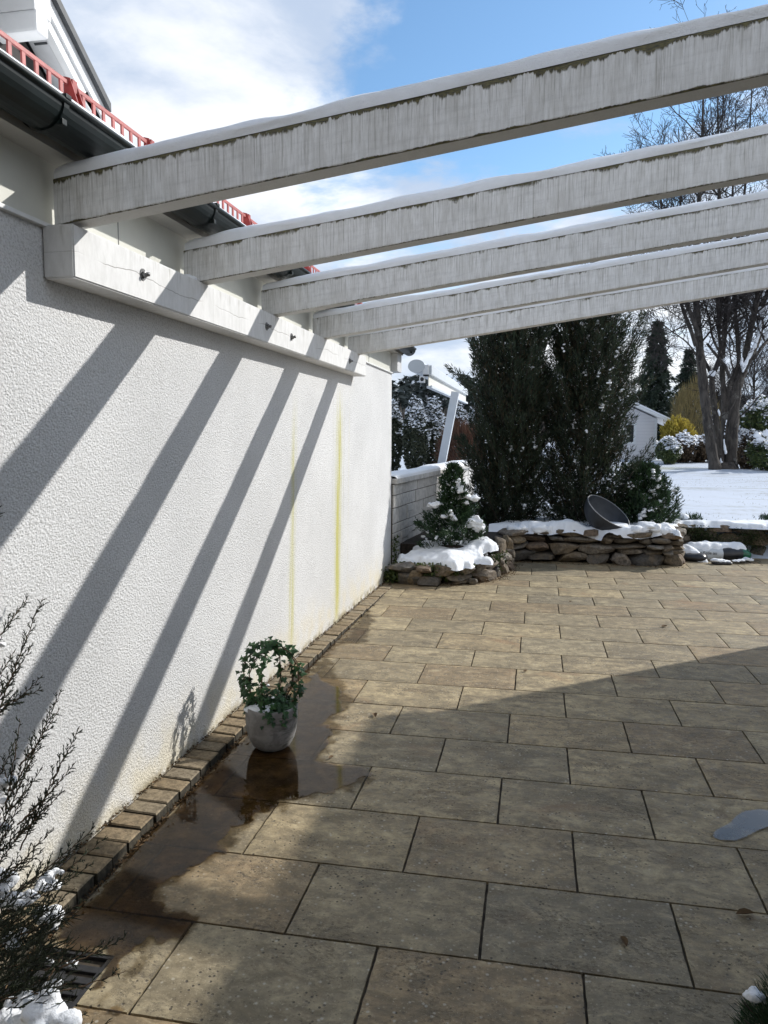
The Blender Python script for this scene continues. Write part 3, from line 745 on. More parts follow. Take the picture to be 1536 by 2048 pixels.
WET = [(-0.150, 6.6), (-0.076, 6.177), (-0.015, 5.709), (0.02, 5.452), (-0.11, 5.351), (-0.101, 5.058), (-0.007, 4.666), (0.091, 4.493), (0.208, 4.276), (0.245, 4.197), (0.22, 4.028), (0.203, 3.857), (0.234, 3.77), (0.271, 3.604), (0.26, 3.4), (0.385, 3.352), (0.471, 3.353), (0.527, 3.337), (0.532, 3.248), (0.454, 3.112), (0.349, 3.025), (0.249, 2.963), (0.241, 2.895), (0.221, 2.861), (0.16, 2.857), (0.162, 2.778), (0.123, 2.702), (0.112, 2.65), (0.15, 2.588), (0.156, 2.532), (0.135, 2.504), (0.103, 2.441), (0.083, 2.37), (0.049, 2.347), (0.028, 2.285), (0.052, 2.215), (0.118, 2.174), (0.18, 2.168), (0.229, 2.146), (0.212, 2.073), (0.122, 2.028), (0.103, 1.994), (0.107, 1.953), (0.1, 1.923), (0.099, 1.895), (0.1, 1.825), (0.089, 1.766), (0.113, 1.752), (0.212, 1.753), (0.215, 1.736), (0.092, 1.711), (0.069, 1.65), (0.068, 1.95), (-0.181, 1.95), (-0.181, 6.6)]
PUD = [(1.931, 3.03), (1.964, 3.075), (2.02, 3.138), (2.062, 3.214), (2.132, 3.298), (2.176, 3.322), (2.241, 3.328), (2.30, 3.31), (2.34, 3.24), (2.28, 3.16), (2.173, 3.08), (2.114, 3.055), (2.073, 3.01), (2.025, 2.979), (1.965, 2.97), (1.934, 2.988)]
PUDIN = [(1.956, 3.035), (1.977, 3.077), (2.031, 3.134), (2.078, 3.203), (2.128, 3.262), (2.191, 3.290), (2.26, 3.29), (2.30, 3.24), (2.23, 3.165), (2.146, 3.100), (2.092, 3.045), (2.041, 2.998), (1.976, 2.99), (1.955, 3.005)]
def sheet(name, poly, z, mat, res, amp, freq, extra=None):
    v, f, sd = ragged_sheet(poly, res, amp, freq, extra=extra)
    me = bpy.data.meshes.new(name); me.from_pydata([(x, y, z) for x, y in v], [], f); me.update()
    a = me.attributes.new('sd', 'FLOAT', 'POINT'); a.data.foreach_set('value', np.maximum(0, np.array(sd, 'f')))
    return tag(link_mesh(name, me, mat), kind='structure')
sheet('water', WET, 0.0034, MAT['water'], 0.010, 0.12, 17.0, lambda X, Y: -np.clip((Y - 3.9) / 1.2, 0, 1) * (.03 + .16 * fbm(np.stack([X * 7, Y * 4, X * 0 + 8], -1), 3)))
damp_poly = [(x + (0.055 if x > -0.1 else 0), y) for x, y in WET]
sheet('wet_ground', damp_poly, 0.0018, MAT['damp'], 0.014, 0.14, 18.0)
sheet('water', PUDIN, 0.0036, mat_water('clear_puddle', (0.66, 0.64, 0.60), 2.1, 0.30, 0.010), 0.006, 0.012, 20.0)
sheet('wet_ground', PUD, 0.0019, MAT['damp'], 0.006, 0.03, 24.0)

# ================================================================== KERB of clay bricks along the wall
def build_kerb():
    V = []; F = []; rng = random.Random(5)
    def ztop(y): return float(np.interp(y, [1.0, 2.3, 4.8, 6.5, 7.6, 8.2], [.046, .046, .044, .030, .010, .002]))
    y = 0.6; BVm = MB()
    while y < 8.02:
        l = rng.uniform(.098, .112); g = rng.uniform(.009, .014)
        zt = ztop(y + l / 2) + rng.uniform(-.003, .003); tl = rng.uniform(.000, .006)
        x0, x1 = wall_x(y, .04) + .010, float(np.interp(y, [2.5, 4.6, 7.4], [-.191, -.189, -.145])) + rng.uniform(-.004, .004)
        ya, yb = y + g / 2, y + l - g / 2; sk = rng.uniform(-.006, .006); a = 0.005
        top = [(x0 + a, ya + a + sk, zt), (x1 - a, ya + a, zt - tl), (x1 - a, yb - a, zt - tl), (x0 + a, yb - a + sk, zt)]
        mid = [(x0, ya + sk, zt - a), (x1, ya, zt - tl - a), (x1, yb, zt - tl - a), (x0, yb + sk, zt - a)]
        low_ = [(p_[0], p_[1], -.06) for p_ in mid]
        vs = top + mid + low_
        fs = [(0, 1, 2, 3)] + [(4 + i, 4 + (i + 1) % 4, (i + 1) % 4, i) for i in range(4)] + [(8 + i, 8 + (i + 1) % 4, 4 + (i + 1) % 4, 4 + i) for i in range(4)]
        BVm.add(vs, fs[:5]); BVm.add(vs, fs[5:], 1); y += l
    o = BVm.build('kerb', [MAT['brick'], MAT['kerbdirt']]); o['kind'] = 'structure'
    m = MB()
    ysn = np.linspace(0.6, 8.0, 40)
    for a, c in zip(ysn[:-1], ysn[1:]):
        m.add([(wall_x(a, .04) - .002, a, ztop(a) - .012), (-.196, a, ztop(a) - .014), (-.196, c, ztop(c) - .014), (wall_x(c, .04) - .002, c, ztop(c) - .012)], [(0, 1, 2, 3)])
    tag(m.build('ground', MAT['bed']), kind='structure')
build_kerb()
def build_litter():
    """needles and leaf crumbs in the groove along the kerb and at the foot of the stone border"""
    P = []; n = 2600
    y = RNG.uniform(1.2, 8.0, n); x = -.182 + np.abs(RNG.normal(0, .006, n)) * np.where(RNG.random(n) < .1, 5, 1); z = np.full(n, .004)
    P.append(np.stack([x, y, z], 1))
    n = 1500; t = RNG.uniform(0, 1, n)
    bx = np.interp(t, [0, .4, .7, 1], [.35, .80, .96, .97]); by = np.interp(t, [0, .4, .7, 1], [7.70, 8.15, 8.6, 9.2])
    P.append(np.stack([bx + RNG.normal(0.02, .06, n), by + RNG.normal(-.02, .05, n), np.full(n, .006)], 1))
    n = 500; P.append(np.stack([RNG.uniform(.95, 3.0, n), 9.35 + RNG.normal(0, .025, n), np.full(n, .006)], 1))
    # wall-side groove above the bricks
    n = 1500; y = RNG.uniform(1.2, 7.8, n); zt = np.interp(y, [1.0, 2.3, 4.8, 6.5, 7.6, 8.2], [.046, .046, .044, .030, .010, .002])
    P.append(np.stack([np.array([wall_x(q, .04) for q in y]) + .006 + np.abs(RNG.normal(0, .004, n)), y, zt + RNG.uniform(0, .006, n)], 1))
    P = np.concatenate(P); D = RNG.normal(size=P.shape); D[:, 2] = np.abs(D[:, 2]) * .25
    V, F = sprigs(P, D, RNG.uniform(.008, .028, len(P)), RNG.uniform(.002, .009, len(P)))
    o = np_mesh('leaf_litter', V, F, MAT['litter']); tag(o, 'brown leaf litter and needles along the kerb and stone edging', 'leaf litter', kind='stuff')
    # a few curled dead leaves out on the slabs
    pts = [(1.22, 4.98), (1.6, 7.2), (1.95, 2.52), (1.98, 2.06), (1.55, 2.3), (2.3, 6.4), (.42, 4.0), (.33, 3.42)]
    for i, (x, y) in enumerate(pts):
        m = MB(); s = random.uniform(.018, .034); an = random.uniform(0, 6)
        prof = [(-1, 0), (-.5, .34), (.1, .42), (.6, .26), (1, 0), (.6, -.26), (.1, -.42), (-.5, -.34)]
        vs = [(x + s * (a * math.cos(an) - c * math.sin(an)), y + s * (a * math.sin(an) + c * math.cos(an)), .006 + abs(c) * s * .8 + random.uniform(0, .002)) for a, c in prof] + [(x, y, .005)]
        m.add(vs, [(q, (q + 1) % 8, 8) for q in range(8)])
        lab = ['curled brown leaf on a sunlit slab in mid terrace', 'small dead leaf on the far sunlit paving', 'larger dark wet leaf on the shaded slab before the small puddle', 'dark wet leaf scrap nearest the dwarf pine', 'small dark leaf crumb on a grey slab near the camera', 'small dry leaf at the edge of the long roof shadow', 'dead leaf by the wet edge beyond the potted ivy', 'black leaf lying in the puddle beside the pot'][i]
        tag(m.build('dead_leaf', MAT['litter']), lab, 'leaf', 'dead leaves on the paving')
build_litter()

# ================================================================== HOUSE
PT = 0.65                                             # roof pitch (rise over run)
def build_house():
    H = empty('house', (XW, 3.0, 0), 'white roughcast house with a dark gutter, red snow guard and white gable boards', 'house')
    m = MB(); m.box(-6.0, -.5, -4.0, 8.098, -.1, 2.171)
    gy = np.linspace(-4.0, 8.10, 60); gz = np.linspace(-.1, 2.172, 24); k0 = len(m.v)
    vs = [(wall_x(y, z), y, z) for y in gy for z in gz]; nz_ = len(gz)
    m.add(vs, [(a * nz_ + c, (a + 1) * nz_ + c, (a + 1) * nz_ + c + 1, a * nz_ + c + 1) for a in range(len(gy) - 1) for c in range(nz_ - 1)], 0, True)
    m.add([(-.6, 8.10, -.1), (XW, 8.10, -.1), (XW, 8.10, 2.172), (-.6, 8.10, 2.172)], [(0, 1, 2, 3)])
    m.add([(-.6, -4.0, 2.172), (XW, -4.0, 2.172), (XW, 8.10, 2.172), (-.6, 8.10, 2.172)], [(0, 1, 2, 3)])
    m.build('wall', MAT['stucco'], H)
    m = MB(); m.box(-.44, XW - .010, -4.0, 8.10, 2.172, 2.40)
    fp = m.build('fascia_panel', MAT['panel'], H)
    for ys in (0.15, 2.669, 5.20, 7.0):
        m = MB(); m.box(XW - .012, XW - .0085, ys, ys + .004, 2.18, 2.398); m.build('panel_seam', MAT['steel'], fp)
    m = MB(); m.box(XW - .02, XW + .018, -4.0, 8.12, 2.172, 2.186, bev=.003); m.build('flashing', MAT['white'], H)
    # soffit board under the gutter
    m = MB(); m.box(-.40, -.185, -4.0, 8.36, 2.386, 2.402); m.box(-.203, -.185, -4.0, 8.36, 2.402, 2.47); m.build('soffit_board', MAT['soffit'], H)
    m = MB(); m.box(-.42, -.2, 8.11, 8.36, 2.20, 2.386, bev=.004); m.build('eave_end_box', MAT['greywhite'], H)
    # half-round gutter with rolled outer lip
    m = MB(); c = (-.122, 2.454); rr = .070
    pr = [(c[0] + rr * math.cos(t), c[1] + rr * math.sin(t)) for t in np.linspace(math.pi, 2 * math.pi, 15)]
    pri = [(c[0] + (rr - .004) * math.cos(t), c[1] + (rr - .004) * math.sin(t)) for t in np.linspace(2 * math.pi, math.pi, 15)]
    pol = pr + pri; n = len(pol)
    vs = [(x, -4.0, z) for x, z in pol] + [(x, 8.40, z) for x, z in pol]
    m.add(vs, [(i, (i + 1) % n, n + (i + 1) % n, n + i) for i in range(n)] + [tuple(range(n)), tuple(range(2 * n - 1, n - 1, -1))])
    m.tube([(c[0] + rr, -4.0, c[1] + .004), (c[0] + rr, 8.40, c[1] + .004)], .010, 8)
    m.prism([(c[0] + rr * math.cos(t), c[1] + rr * math.sin(t)) for t in np.linspace(math.pi, 2 * math.pi, 15)], 'y', 8.396, 8.402)
    g = m.build('gutter', MAT['gutter'], H)
    for yb in [2.03 + 1.03 * k for k in range(-5, 7)]:
        m = MB()
        pts = [(c[0] + (rr + .005) * math.cos(t), yb, c[1] + (rr + .005) * math.sin(t)) for t in np.linspace(math.pi * 1.02, 2 * math.pi * 1.005, 14)]
        for a, d in zip(pts[:-1], pts[1:]):
            m.add([(a[0], yb - .012, a[2]), (a[0], yb + .012, a[2]), (d[0], yb + .012, d[2]), (d[0], yb - .012, d[2])], [(0, 1, 2, 3)])
        m.box(c[0] + rr - .012, c[0] + rr + .012, yb - .013, yb + .013, c[1] + .006, c[1] + .02, bev=.003)
        m.box(c[0] + rr * .62, c[0] + rr * .62 + .022, yb - .010, yb + .012, c[1] - rr * .86, c[1] - rr * .62, bev=.002)
        m.build('gutter_bracket', MAT['gutter'], g)
    # roof deck and the snow on it
    ez = 2.440; x0 = -.075
    def rz(x): return ez + (x0 - x) * PT
    m = MB(); m.prism([(x0 - .01, ez - .02), (x0 - .01, ez + .006), (-4.2, rz(-4.2)), (-4.2, rz(-4.2) - .14), (-.2, rz(-.2) - .11)], 'y', -4.0, 8.34)
    r_ = m.build('roof', MAT['slate'], H)
    m = MB(); m.prism([(-.19, 2.40), (-.115, 2.45), (-4.2, rz(-4.2) + .02), (-4.2, rz(-4.2) - .2)], 'y', 8.34, 8.39)
    m.build('verge_trim', MAT['slate'], r_)
    gx = np.concatenate([np.linspace(-.075, -.16, 10), np.linspace(-.2, -4.2, 40)]); gy = np.arange(-3.9, 8.36, .05)
    X, Y = np.meshgrid(gx, gy)
    k = np.clip((-.075 - X) / .06, 0, 1)
    Z = rz(X) + .002 + .050 * np.sqrt(1 - (1 - k) ** 2) + (fbm(np.stack([X * 4, Y * 2.2, X * 0], -1), 3) - .5) * .035 * k
    n = len(gx); j, i = np.meshgrid(np.arange(len(gy) - 1), np.arange(n - 1), indexing='ij'); a = (j * n + i).ravel()
    np_mesh('roof_snow', np.stack([X, Y, Z], -1).reshape(-1, 3), np.stack([a, a + n, a + n + 1, a + 1], 1), MAT['snow'], r_, True)
    # red lattice snow guard
    gxp = -.20; zb = rz(gxp) + .0; zt = 2.627
    sg = MB(); sg.box(gxp - .004, gxp + .004, -3.8, 8.3, zt - .012, zt)
    for yk in np.arange(-3.77, 8.3, .0595): sg.box(gxp - .003, gxp + .003, yk - .0075, yk + .0075, zb, zt - .012)
    so = sg.build('snow_guard', MAT['red'], H)
    for yb in [2.29 + .50 * k for k in range(-8, 13)]:
        m = MB()
        m.prism([(gxp - .012, zb - .02), (gxp + .060, zb - .040), (gxp + .010, zt + .008), (gxp - .012, zt + .014)], 'y', yb - .018, yb - .013)
        m.prism([(gxp - .012, zb - .02), (gxp + .060, zb - .040), (gxp + .010, zt + .008), (gxp - .012, zt + .014)], 'y', yb + .013, yb + .018)
        m.box(gxp - .014, gxp - .0045, yb - .0125, yb + .0125, zb, zt + .0105)
        m.box(gxp + .006, gxp + .016, yb - .0125, yb + .0125, zt - .03, zt + .006)
        m.build('guard_bracket', MAT['redd'], so)
    # dormer: gable facing the terrace, verge boards running down to the right
    xv = -.60
    ya, za = 1.15, 4.383; yb, zb_ = 3.19, 2.955; sl = (za - zb_) / (ya - yb)          # outer verge line (top edge)
    def vz(y): return zb_ + sl * (y - yb)
    def strip(name, xa, xb, o0, o1, mat, y0=ya, y1=yb, par=H):
        mm = MB()
        for sgn in (1, -1):
            q = [(y0, vz(y0) + o0), (y1, vz(y1) + o0), (y1, vz(y1) + o1), (y0, vz(y0) + o1)]
            if sgn < 0: q = [(2 * ya - y_, z_) for y_, z_ in q]
            mm.prism(q, 'x', xa, xb)
        return mm.build(name, mat, par)
    dr = strip('dormer_roof', -3.0, xv + .02, -.035, 0.0, MAT['slate'])
    strip('bargeboard', xv - .030, xv, -.098, -.036, MAT['white'], y1=yb - .01)
    strip('bargeboard', xv - .040, xv - .010, -.150, -.099, MAT['white'], y1=yb - .04)
    strip('dormer_soffit', -.72, xv - .041, -.150, -.130, MAT['greywhite'], y1=yb - .05)
    m = MB(); m.prism([(ya, vz(ya) - .2), (yb - .1, vz(yb - .1) - .2), (yb - .1, 2.55), (2 * ya - yb + .1, 2.55), (2 * ya - yb + .1, vz(yb - .1) - .2)], 'x', -.76, -.705)
    m.build('gable_wall', MAT['darkwood'], H)
    for k in range(9):
        m = MB(); y_ = ya + .1 + (yb - ya - .25) * k / 9
        m.prism([(y_, vz(y_) - .153), (y_ + .006, vz(y_ + .006) - .153), (y_ + .006, vz(y_ + .006) - .1485), (y_, vz(y_) - .1485)], 'x', -.70, xv - .045)
        m.build('soffit_joint', MAT['slate'], dr)
    m = MB(); m.box(-.74, -.520, 2.60, 2.67, 2.962, 3.036, bev=.010); m.build('purlin', MAT['white'], H)
    m = MB(); m.box(-.74, -.528, 2.604, 2.70, 3.038, 3.20, bev=.003); m.build('purlin', MAT['white'], H)
    m = MB(); m.prism([(3.02, 2.92), (3.15, 2.85), (3.17, 2.945), (3.10, 2.99)], 'x', xv - .16, xv - .01); m.build('verge_end_block', MAT['greywhite'], H)
build_house()

def build_rear():
    """unseen house front and overhanging slab, added behind the viewer to dim the terrace floor"""
    T = empty('added_house_front', (2.0, -1.6, 0), 'unseen house front with glazed doors and overhang, added behind the viewer to shade the terrace', 'house')
    m = MB(); m.box(-.25, 4.06, -2.2, -1.6, -.1, 5.6); m.build('wall', MAT['stucco'], T)
    m = MB(); m.box(.02, 4.06, -1.59, .55, 2.80, 2.98, bev=.01); m.build('added_shade_slab', MAT['white'], T)  # added overhang, cuts skylight on the near paving
    m = MB(); m.box(.3, 3.6, -1.592, -1.57, .05, 2.2); w = m.build('door_glass', MAT['glass'], T)
    m = MB()
    for x in (.24, 1.35, 2.45, 3.56): m.box(x, x + .09, -1.588, -1.53, .0, 2.26)
    m.box(.34, 3.56, -1.588, -1.54, 2.2, 2.26); m.build('door_frame', MAT['white'], w)
build_rear()

def build_wing():
    """the other wing of the house, right of the picture: it carries the outer ends of the beams and shades the terrace"""
    T = empty('house_wing', (4.6, 2.0, 0), 'white rendered house wing across the terrace carrying the outer beam ends', 'house')
    m = MB(); m.box(4.12, 9.0, -5.0, 6.95, -.1, 2.80); m.build('wall', MAT['stucco'], T)
    m = MB(); m.box(4.085, 9.2, -5.1, 7.02, 2.80, 2.95, bev=.01); m.build('roof', MAT['slate'], T)
    m = MB(); m.box(4.105, 4.122, -1.0, 1.2, .05, 2.1); m.box(4.105, 4.122, 2.2, 4.4, .05, 2.1); w = m.build('window', MAT['glass'], T)
    m = MB(); 
    for a, c in ((-1.0, 1.2), (2.2, 4.4)):
        for x_ in (a - .06, (a + c) / 2 - .03, c): m.box(4.09, 4.12, x_, x_ + .06, .0, 2.16)
        m.box(4.09, 4.12, a, c, 2.1, 2.16); m.box(4.09, 4.12, a, c, 0, .05)
    m.build('window_frame', MAT['white'], w)
build_wing()

# ================================================================== PERGOLA
def build_pergola():
    T = empty('pergola', (-.15, 4.2, 0), 'white weathered timber pergola of five snow-capped beams above the terrace', 'pergola')
    y0, y1, z0, z1, x0, x1 = 2.20, 6.36, 2.016, 2.178, XW + .002, -.152
    m = MB(); attr = []
    bm_ = bmesh.new(); bmesh.ops.create_cube(bm_, size=1)
    for v in bm_.verts: v.co = ((x0 + x1) / 2 + v.co.x * (x1 - x0), (y0 + y1) / 2 + v.co.y * (y1 - y0), (z0 + z1) / 2 + v.co.z * (z1 - z0))
    bmesh.ops.bevel(bm_, geom=list(bm_.edges), offset=.005, segments=2, affect='EDGES'); bm_.verts.index_update()
    vs = [v.co.copy() for v in bm_.verts]; m.add(vs, [[v.index for v in f.verts] for f in bm_.faces]); bm_.free()
    m.build('ledger', MAT['ledger'], T, attr=[(v.y, v.x, (v.z - z0) / (z1 - z0)) for v in vs])
    for yb, zb in ((2.625, 2.109), (3.93, 2.101), (4.351, 2.098), (5.775, 2.091)):
        m = MB(); rot = Matrix.Rotation(math.pi / 2, 3, 'Y')
        m.lathe([(.001, 0), (.021, 0), (.021, .003), (.012, .003)], (x1, yb, zb), 16, rot=rot, smooth=False)
        m.lathe([(.013, .003), (.013, .013), (.008, .015)], (x1, yb, zb), 6, rot=rot, smooth=False)
        m.lathe([(.0075, .012), (.0075, .026), (.001, .027)], (x1, yb, zb), 10, rot=rot)
        m.build('bolt', MAT['steel'], T)
    YB = [(2.224, 2.2115, .1375), (3.124, 2.200, .140), (4.069, 2.203, .1385), (5.048, 2.196, .1405), (6.038, 2.190, .139)]
    moss = [1.12, .78, .68, .62, .50]
    hh, th = .1415, .084
    for i, (Y, zb, sl) in enumerate(YB):
        m = MB(); vs = []; at_ = []; fs = []
        xs = np.linspace(-.229, 4.115, 60); e = .004
        ring = [(0, e), (e, 0), (th - e, 0), (th, e), (th, hh - e), (th - e, hh), (e, hh), (0, hh - e)]
        for x in xs:
            for q, (yy, z_) in enumerate(ring):
                vs.append((x, Y + yy, zb + sl * x + z_)); at_.append((x, yy, z_ / hh))
        n = 8
        for a in range(len(xs) - 1):
            for q in range(n): fs.append((a * n + q, a * n + (q + 1) % n, (a + 1) * n + (q + 1) % n, (a + 1) * n + q))
        fs.append(tuple(range(n))); fs.append(tuple((len(xs) - 1) * n + q for q in range(n - 1, -1, -1)))
        m.add(vs, fs)
        bo = m.build('beam', MAT['beam'], T, attr=at_); bo.color = (moss[i], 0, 0, 1)
        if i == 0: bo['label'] = 'nearest beam, mossy along both edges'
        # snow lying along the top
        xs = np.arange(-.222, 4.08, .018); N = 15
        tt = np.linspace(0, math.pi, N)
        hN = .90 + .25 * fbm(np.stack([xs * 2.1, xs * 0 + i * 5.1, xs * 0], -1), 3)
        endk = np.sqrt(1 - (1 - np.clip((xs + .235) / .055, 0, 1)) ** 2)
        V = np.zeros((len(xs), N, 3))
        for k in range(N):
            ex = fbm(np.stack([xs * 5.5, xs * 0 + k * .35, xs * 0 + i * 3.3], -1), 3) - .5
            c = math.cos(tt[k]); s = math.sin(tt[k])
            yy = th / 2 - (th / 2 + .001 + .012 * s) * np.sign(c) * abs(c) ** .62
            z_ = hh + (s ** .7) * (.043 * hN * (1 + .5 * ex)) * (.35 + .65 * endk) - .002
            V[:, k, 0] = xs; V[:, k, 1] = Y + yy * 1.0 + ex * .012; V[:, k, 2] = zb + sl * xs + z_ + (ex * .010 if 0 < k < N - 1 else ex * .008)
        a = (np.arange(len(xs) - 1)[:, None] * N + np.arange(N - 1)[None]).ravel()
        F = np.stack([a, a + 1, a + N + 1, a + N], 1)
        np_mesh('beam_snow', V.reshape(-1, 3), F, MAT['snow'], bo, True)
    blobs('ledger_snow', [(-.19, 3.085, 2.180)], [(.03, .04, .022)], MAT['snow'], T)
build_pergola()

# ================================================================== WHITE BLOCK GARDEN WALL
def build_garden_wall():
    A = np.array([-.245, 8.11]); B = np.array([.235, 12.95]); d = (B - A) / np.linalg.norm(B - A); nrm = np.array([d[1], -d[0]]); L = np.linalg.norm(B - A)
    ang = math.atan2(d[1], d[0])
    T = empty('garden_wall', (A[0], A[1], 0), 'whitewashed block garden wall with snowy coping behind the house corner', 'wall')
    rot = Matrix.Translation((A[0], A[1], 0)) @ Matrix.Rotation(ang, 4, 'Z')
    m = MB(); m.box(0, L, .004, .22, -.1, 1.0)
    for i in range(len(m.v)): m.v[i] = tuple(rot @ Vector(m.v[i]))
    m.build('wall_core', MAT['bed'], T)
    rng = random.Random(11); m = MB()
    z = 0.0
    for h in (.17, .13, .17, .10, .17, .14, .12):
        s = -rng.uniform(0, .15)
        while s < L:
            l = rng.uniform(.16, .46); a = max(0, s); c = min(L, s + l)
            if c - a > .03:
                if rng.random() < .3 and h > .15:
                    k = rng.uniform(.4, .6)
                    m.box(a + .004, c - .004, -.012 + rng.uniform(-.004, .004), .05, z + .004, z + h * k - .003, bev=.006)
                    m.box(a + .004, c - .004, -.012 + rng.uniform(-.004, .004), .05, z + h * k + .003, z + h - .004, bev=.006)
                else:
                    m.box(a + .004, c - .004, -.012 + rng.uniform(-.005, .005), .05, z + .004, z + h - .004, bev=.006)
            s += l
        z += h
    m.box(L - .004, L + .012, -.012, .232, 0, 1.0, bev=.005)
    for i in range(len(m.v)): m.v[i] = tuple(rot @ Vector(m.v[i]))
    m.build('block_face', MAT['block'], T)
    m = MB(); s = 0.02
    while s < L:
        m.box(s, min(L + .03, s + .5) - .006, -.045, .265, 1.003, 1.062, bev=.008); s += .5
    for i in range(len(m.v)): m.v[i] = tuple(rot @ Vector(m.v[i]))
    m.build('coping', MAT['block'], T)
    # snow along the coping
    xs = np.arange(0.02, L + .03, .03); N = 13; tt = np.linspace(0, math.pi, N); V = np.zeros((len(xs), N, 3))
    for k in range(N):
        hN = .7 + .7 * fbm(np.stack([xs * 1.7, xs * 0 + k * .12, xs * 0], -1), 3)
        c, s_ = math.cos(tt[k]), math.sin(tt[k]); 
        q = .11 - (.150 + .008 * s_) * np.sign(c) * abs(c) ** .6; e = np.sqrt(np.clip((xs) / .06, 0.02, 1))
        zz_ = 1.058 + (s_ ** .6) * .055 * hN * e
        V[:, k, 0] = A[0] + d[0] * xs - d[1] * q; V[:, k, 1] = A[1] + d[1] * xs + d[0] * q; V[:, k, 2] = zz_
    a = (np.arange(len(xs) - 1)[:, None] * N + np.arange(N - 1)[None]).ravel()
    np_mesh('coping_snow', V.reshape(-1, 3), np.stack([a, a + 1, a + N + 1, a + N], 1), MAT['snow'], T, True)
build_garden_wall()

# ================================================================== RAISED BED, DRY STONE WALLS
def build_stonework():
    rng = random.Random(21)
    T = empty('stone_wall', (1.9, 9.5, 0), 'low dry stone wall of brown field stones with snow cap in front of the tall conifers', 'stone wall')
    V, F = drystone([(.93, 9.30), (1.15, 9.50), (2.0, 9.53), (2.86, 9.50), (2.95, 9.9), (3.0, 10.35)], 0.0, [.13, .125, .08, .075], .26, .13, .40, rng)
    np_mesh('stones', V, F, MAT['stone'], T, False)
    # earth behind the facing
    m = MB(); m.prism([(-.2, 8.35), (.55, 8.25), (.95, 9.35), (1.15, 9.56), (2.84, 9.56), (2.95, 10.5), (-.1, 10.6)], 'z', -.1, .33)
    tag(m.build('ground', MAT['soil']), kind='structure')
    def capmask(X, Y): return np.minimum(np.minimum(.12 - np.abs(Y - 9.53), X - .95), 2.90 - X) + (fbm(np.stack([X * 4.2, Y * 3, X * 0 + 2], -1), 3) - .5) * .34 + .01
    snow_patch('wall_snow', .85, 3.05, 9.36, 9.72, .018, capmask, lambda X, Y: .395 + .03 * np.sin(X * 5.1) + .02 * np.sin(X * 11.3 + 1), .075, T, drop=.06)
    lumps = [(1.02, 9.40, .385, .10), (1.10, 9.42, .39, .07), (1.31, 9.45, .385, .12), (1.42, 9.43, .38, .06), (2.47, 9.46, .41, .11), (2.58, 9.50, .45, .13), (2.66, 9.47, .43, .07), (2.78, 9.47, .40, .07)]
    blobs('wall_snow', [l[:3] for l in lumps], [(l[3], l[3] * .7, .065) for l in lumps], MAT['snow'], T, .6, 2.4)
    def bedmask(X, Y): return np.minimum(np.minimum(X - .75, 2.95 - X), np.minimum(Y - 9.5, 10.7 - Y)) + (fbm(np.stack([X * 1.8, Y * 1.8, X * 0 + 7], -1), 3) - .60) * 1.2
    o = snow_patch('bed_snow', .7, 3.0, 9.5, 10.7, .03, bedmask, lambda X, Y: .36 + 0 * X, .07)
    tag(o, kind='structure')
    # second wall, set back on the right
    T2 = empty('stone_wall', (4.2, 10.45, 0), 'mossy dry stone retaining wall below the snowy lawn, behind the bags', 'stone wall')
    V, F = drystone([(2.85, 10.42), (3.8, 10.44), (4.8, 10.42), (6.4, 10.40)], 0.0, [.155, .145, .115], .26, .16, .38, rng)
    np_mesh('stones', V, F, MAT['stone'], T2, False)
    def m2(X, Y): return np.minimum(Y - 10.31, 10.62 - Y) + (fbm(np.stack([X * 2.2, Y * 2, X * 0 + 9], -1), 3) - .44) * .36
    snow_patch('wall_snow', 2.8, 6.4, 10.24, 10.70, .02, m2, lambda X, Y: .392 + .0 * X, .06, T2)
    P = []; 
    for cx, cz, sx in ((3.42, .22, .10), (3.78, .17, .20), (3.95, .26, .12), (3.30, .30, .08), (4.5, .2, .15)):
        n = 900; P.append(np.stack([RNG.normal(cx, sx, n), RNG.uniform(10.27, 10.315, n), RNG.normal(cz, .055, n)], 1))
    P = np.concatenate(P); P = P[(P[:, 2] > .02) & (P[:, 2] < .40)]
    D = RNG.normal(size=P.shape) + np.array([0, -1.2, .2]); Vv, Ff = sprigs(P, D, RNG.uniform(.012, .035, len(P)), .010)
    np_mesh('moss', Vv, Ff, MAT['moss'], T2)
    # curved rockery border by the house corner
    T3 = empty('rock_border', (.4, 7.9, 0), 'curved rockery border of boulders below the small snowy yew', 'rockery')
    pts = [(-.14, 7.80), (.12, 7.76), (.42, 7.83), (.66, 8.05), (.82, 8.40), (.90, 8.80), (.94, 9.20)]
    V, F = drystone(pts, -.02, [.13, .10], .22, .14, .30, rng)
    Vs, Fs = [V], [F]
    vs2, fs2 = [], []
    stone(vs2, fs2, (.06, 7.73, .065), (.17, .15, .16), .3, 3.1, .7); stone(vs2, fs2, (.72, 8.02, .05), (.13, .11, .10), .9, 5.1, .7)
    stone(vs2, fs2, (.64, 7.86, .03), (.10, .08, .07), .2, 6.1, .7); stone(vs2, fs2, (.86, 8.95, .24), (.15, .30, .26), .1, 8.1, .7); stone(vs2, fs2, (.93, 9.15, .18), (.18, .2, .30), .1, 9.1, .7)
    k = len(V); Vs += vs2; Fs += [f + k for f in fs2]
    np_mesh('stones', np.concatenate(Vs), np.concatenate(Fs), MAT['stone'], T3, False)
    m = MB(); m.prism([(-.22, 7.92), (.14, 7.86), (.40, 7.92), (.6, 8.14), (.78, 8.5), (.9, 9.3), (-.1, 9.3)], 'z', -.05, .17); m.build('soil_core', MAT['soil'], T3)
    # snow mantle over the rockery planting
    poly = [(-.15, 7.86), (.06, 7.80), (.30, 7.80), (.48, 7.74), (.60, 7.92), (.74, 8.06), (.84, 8.30), (.86, 8.70), (.72, 8.95), (.42, 8.72), (.10, 8.62), (-.10, 8.36)]
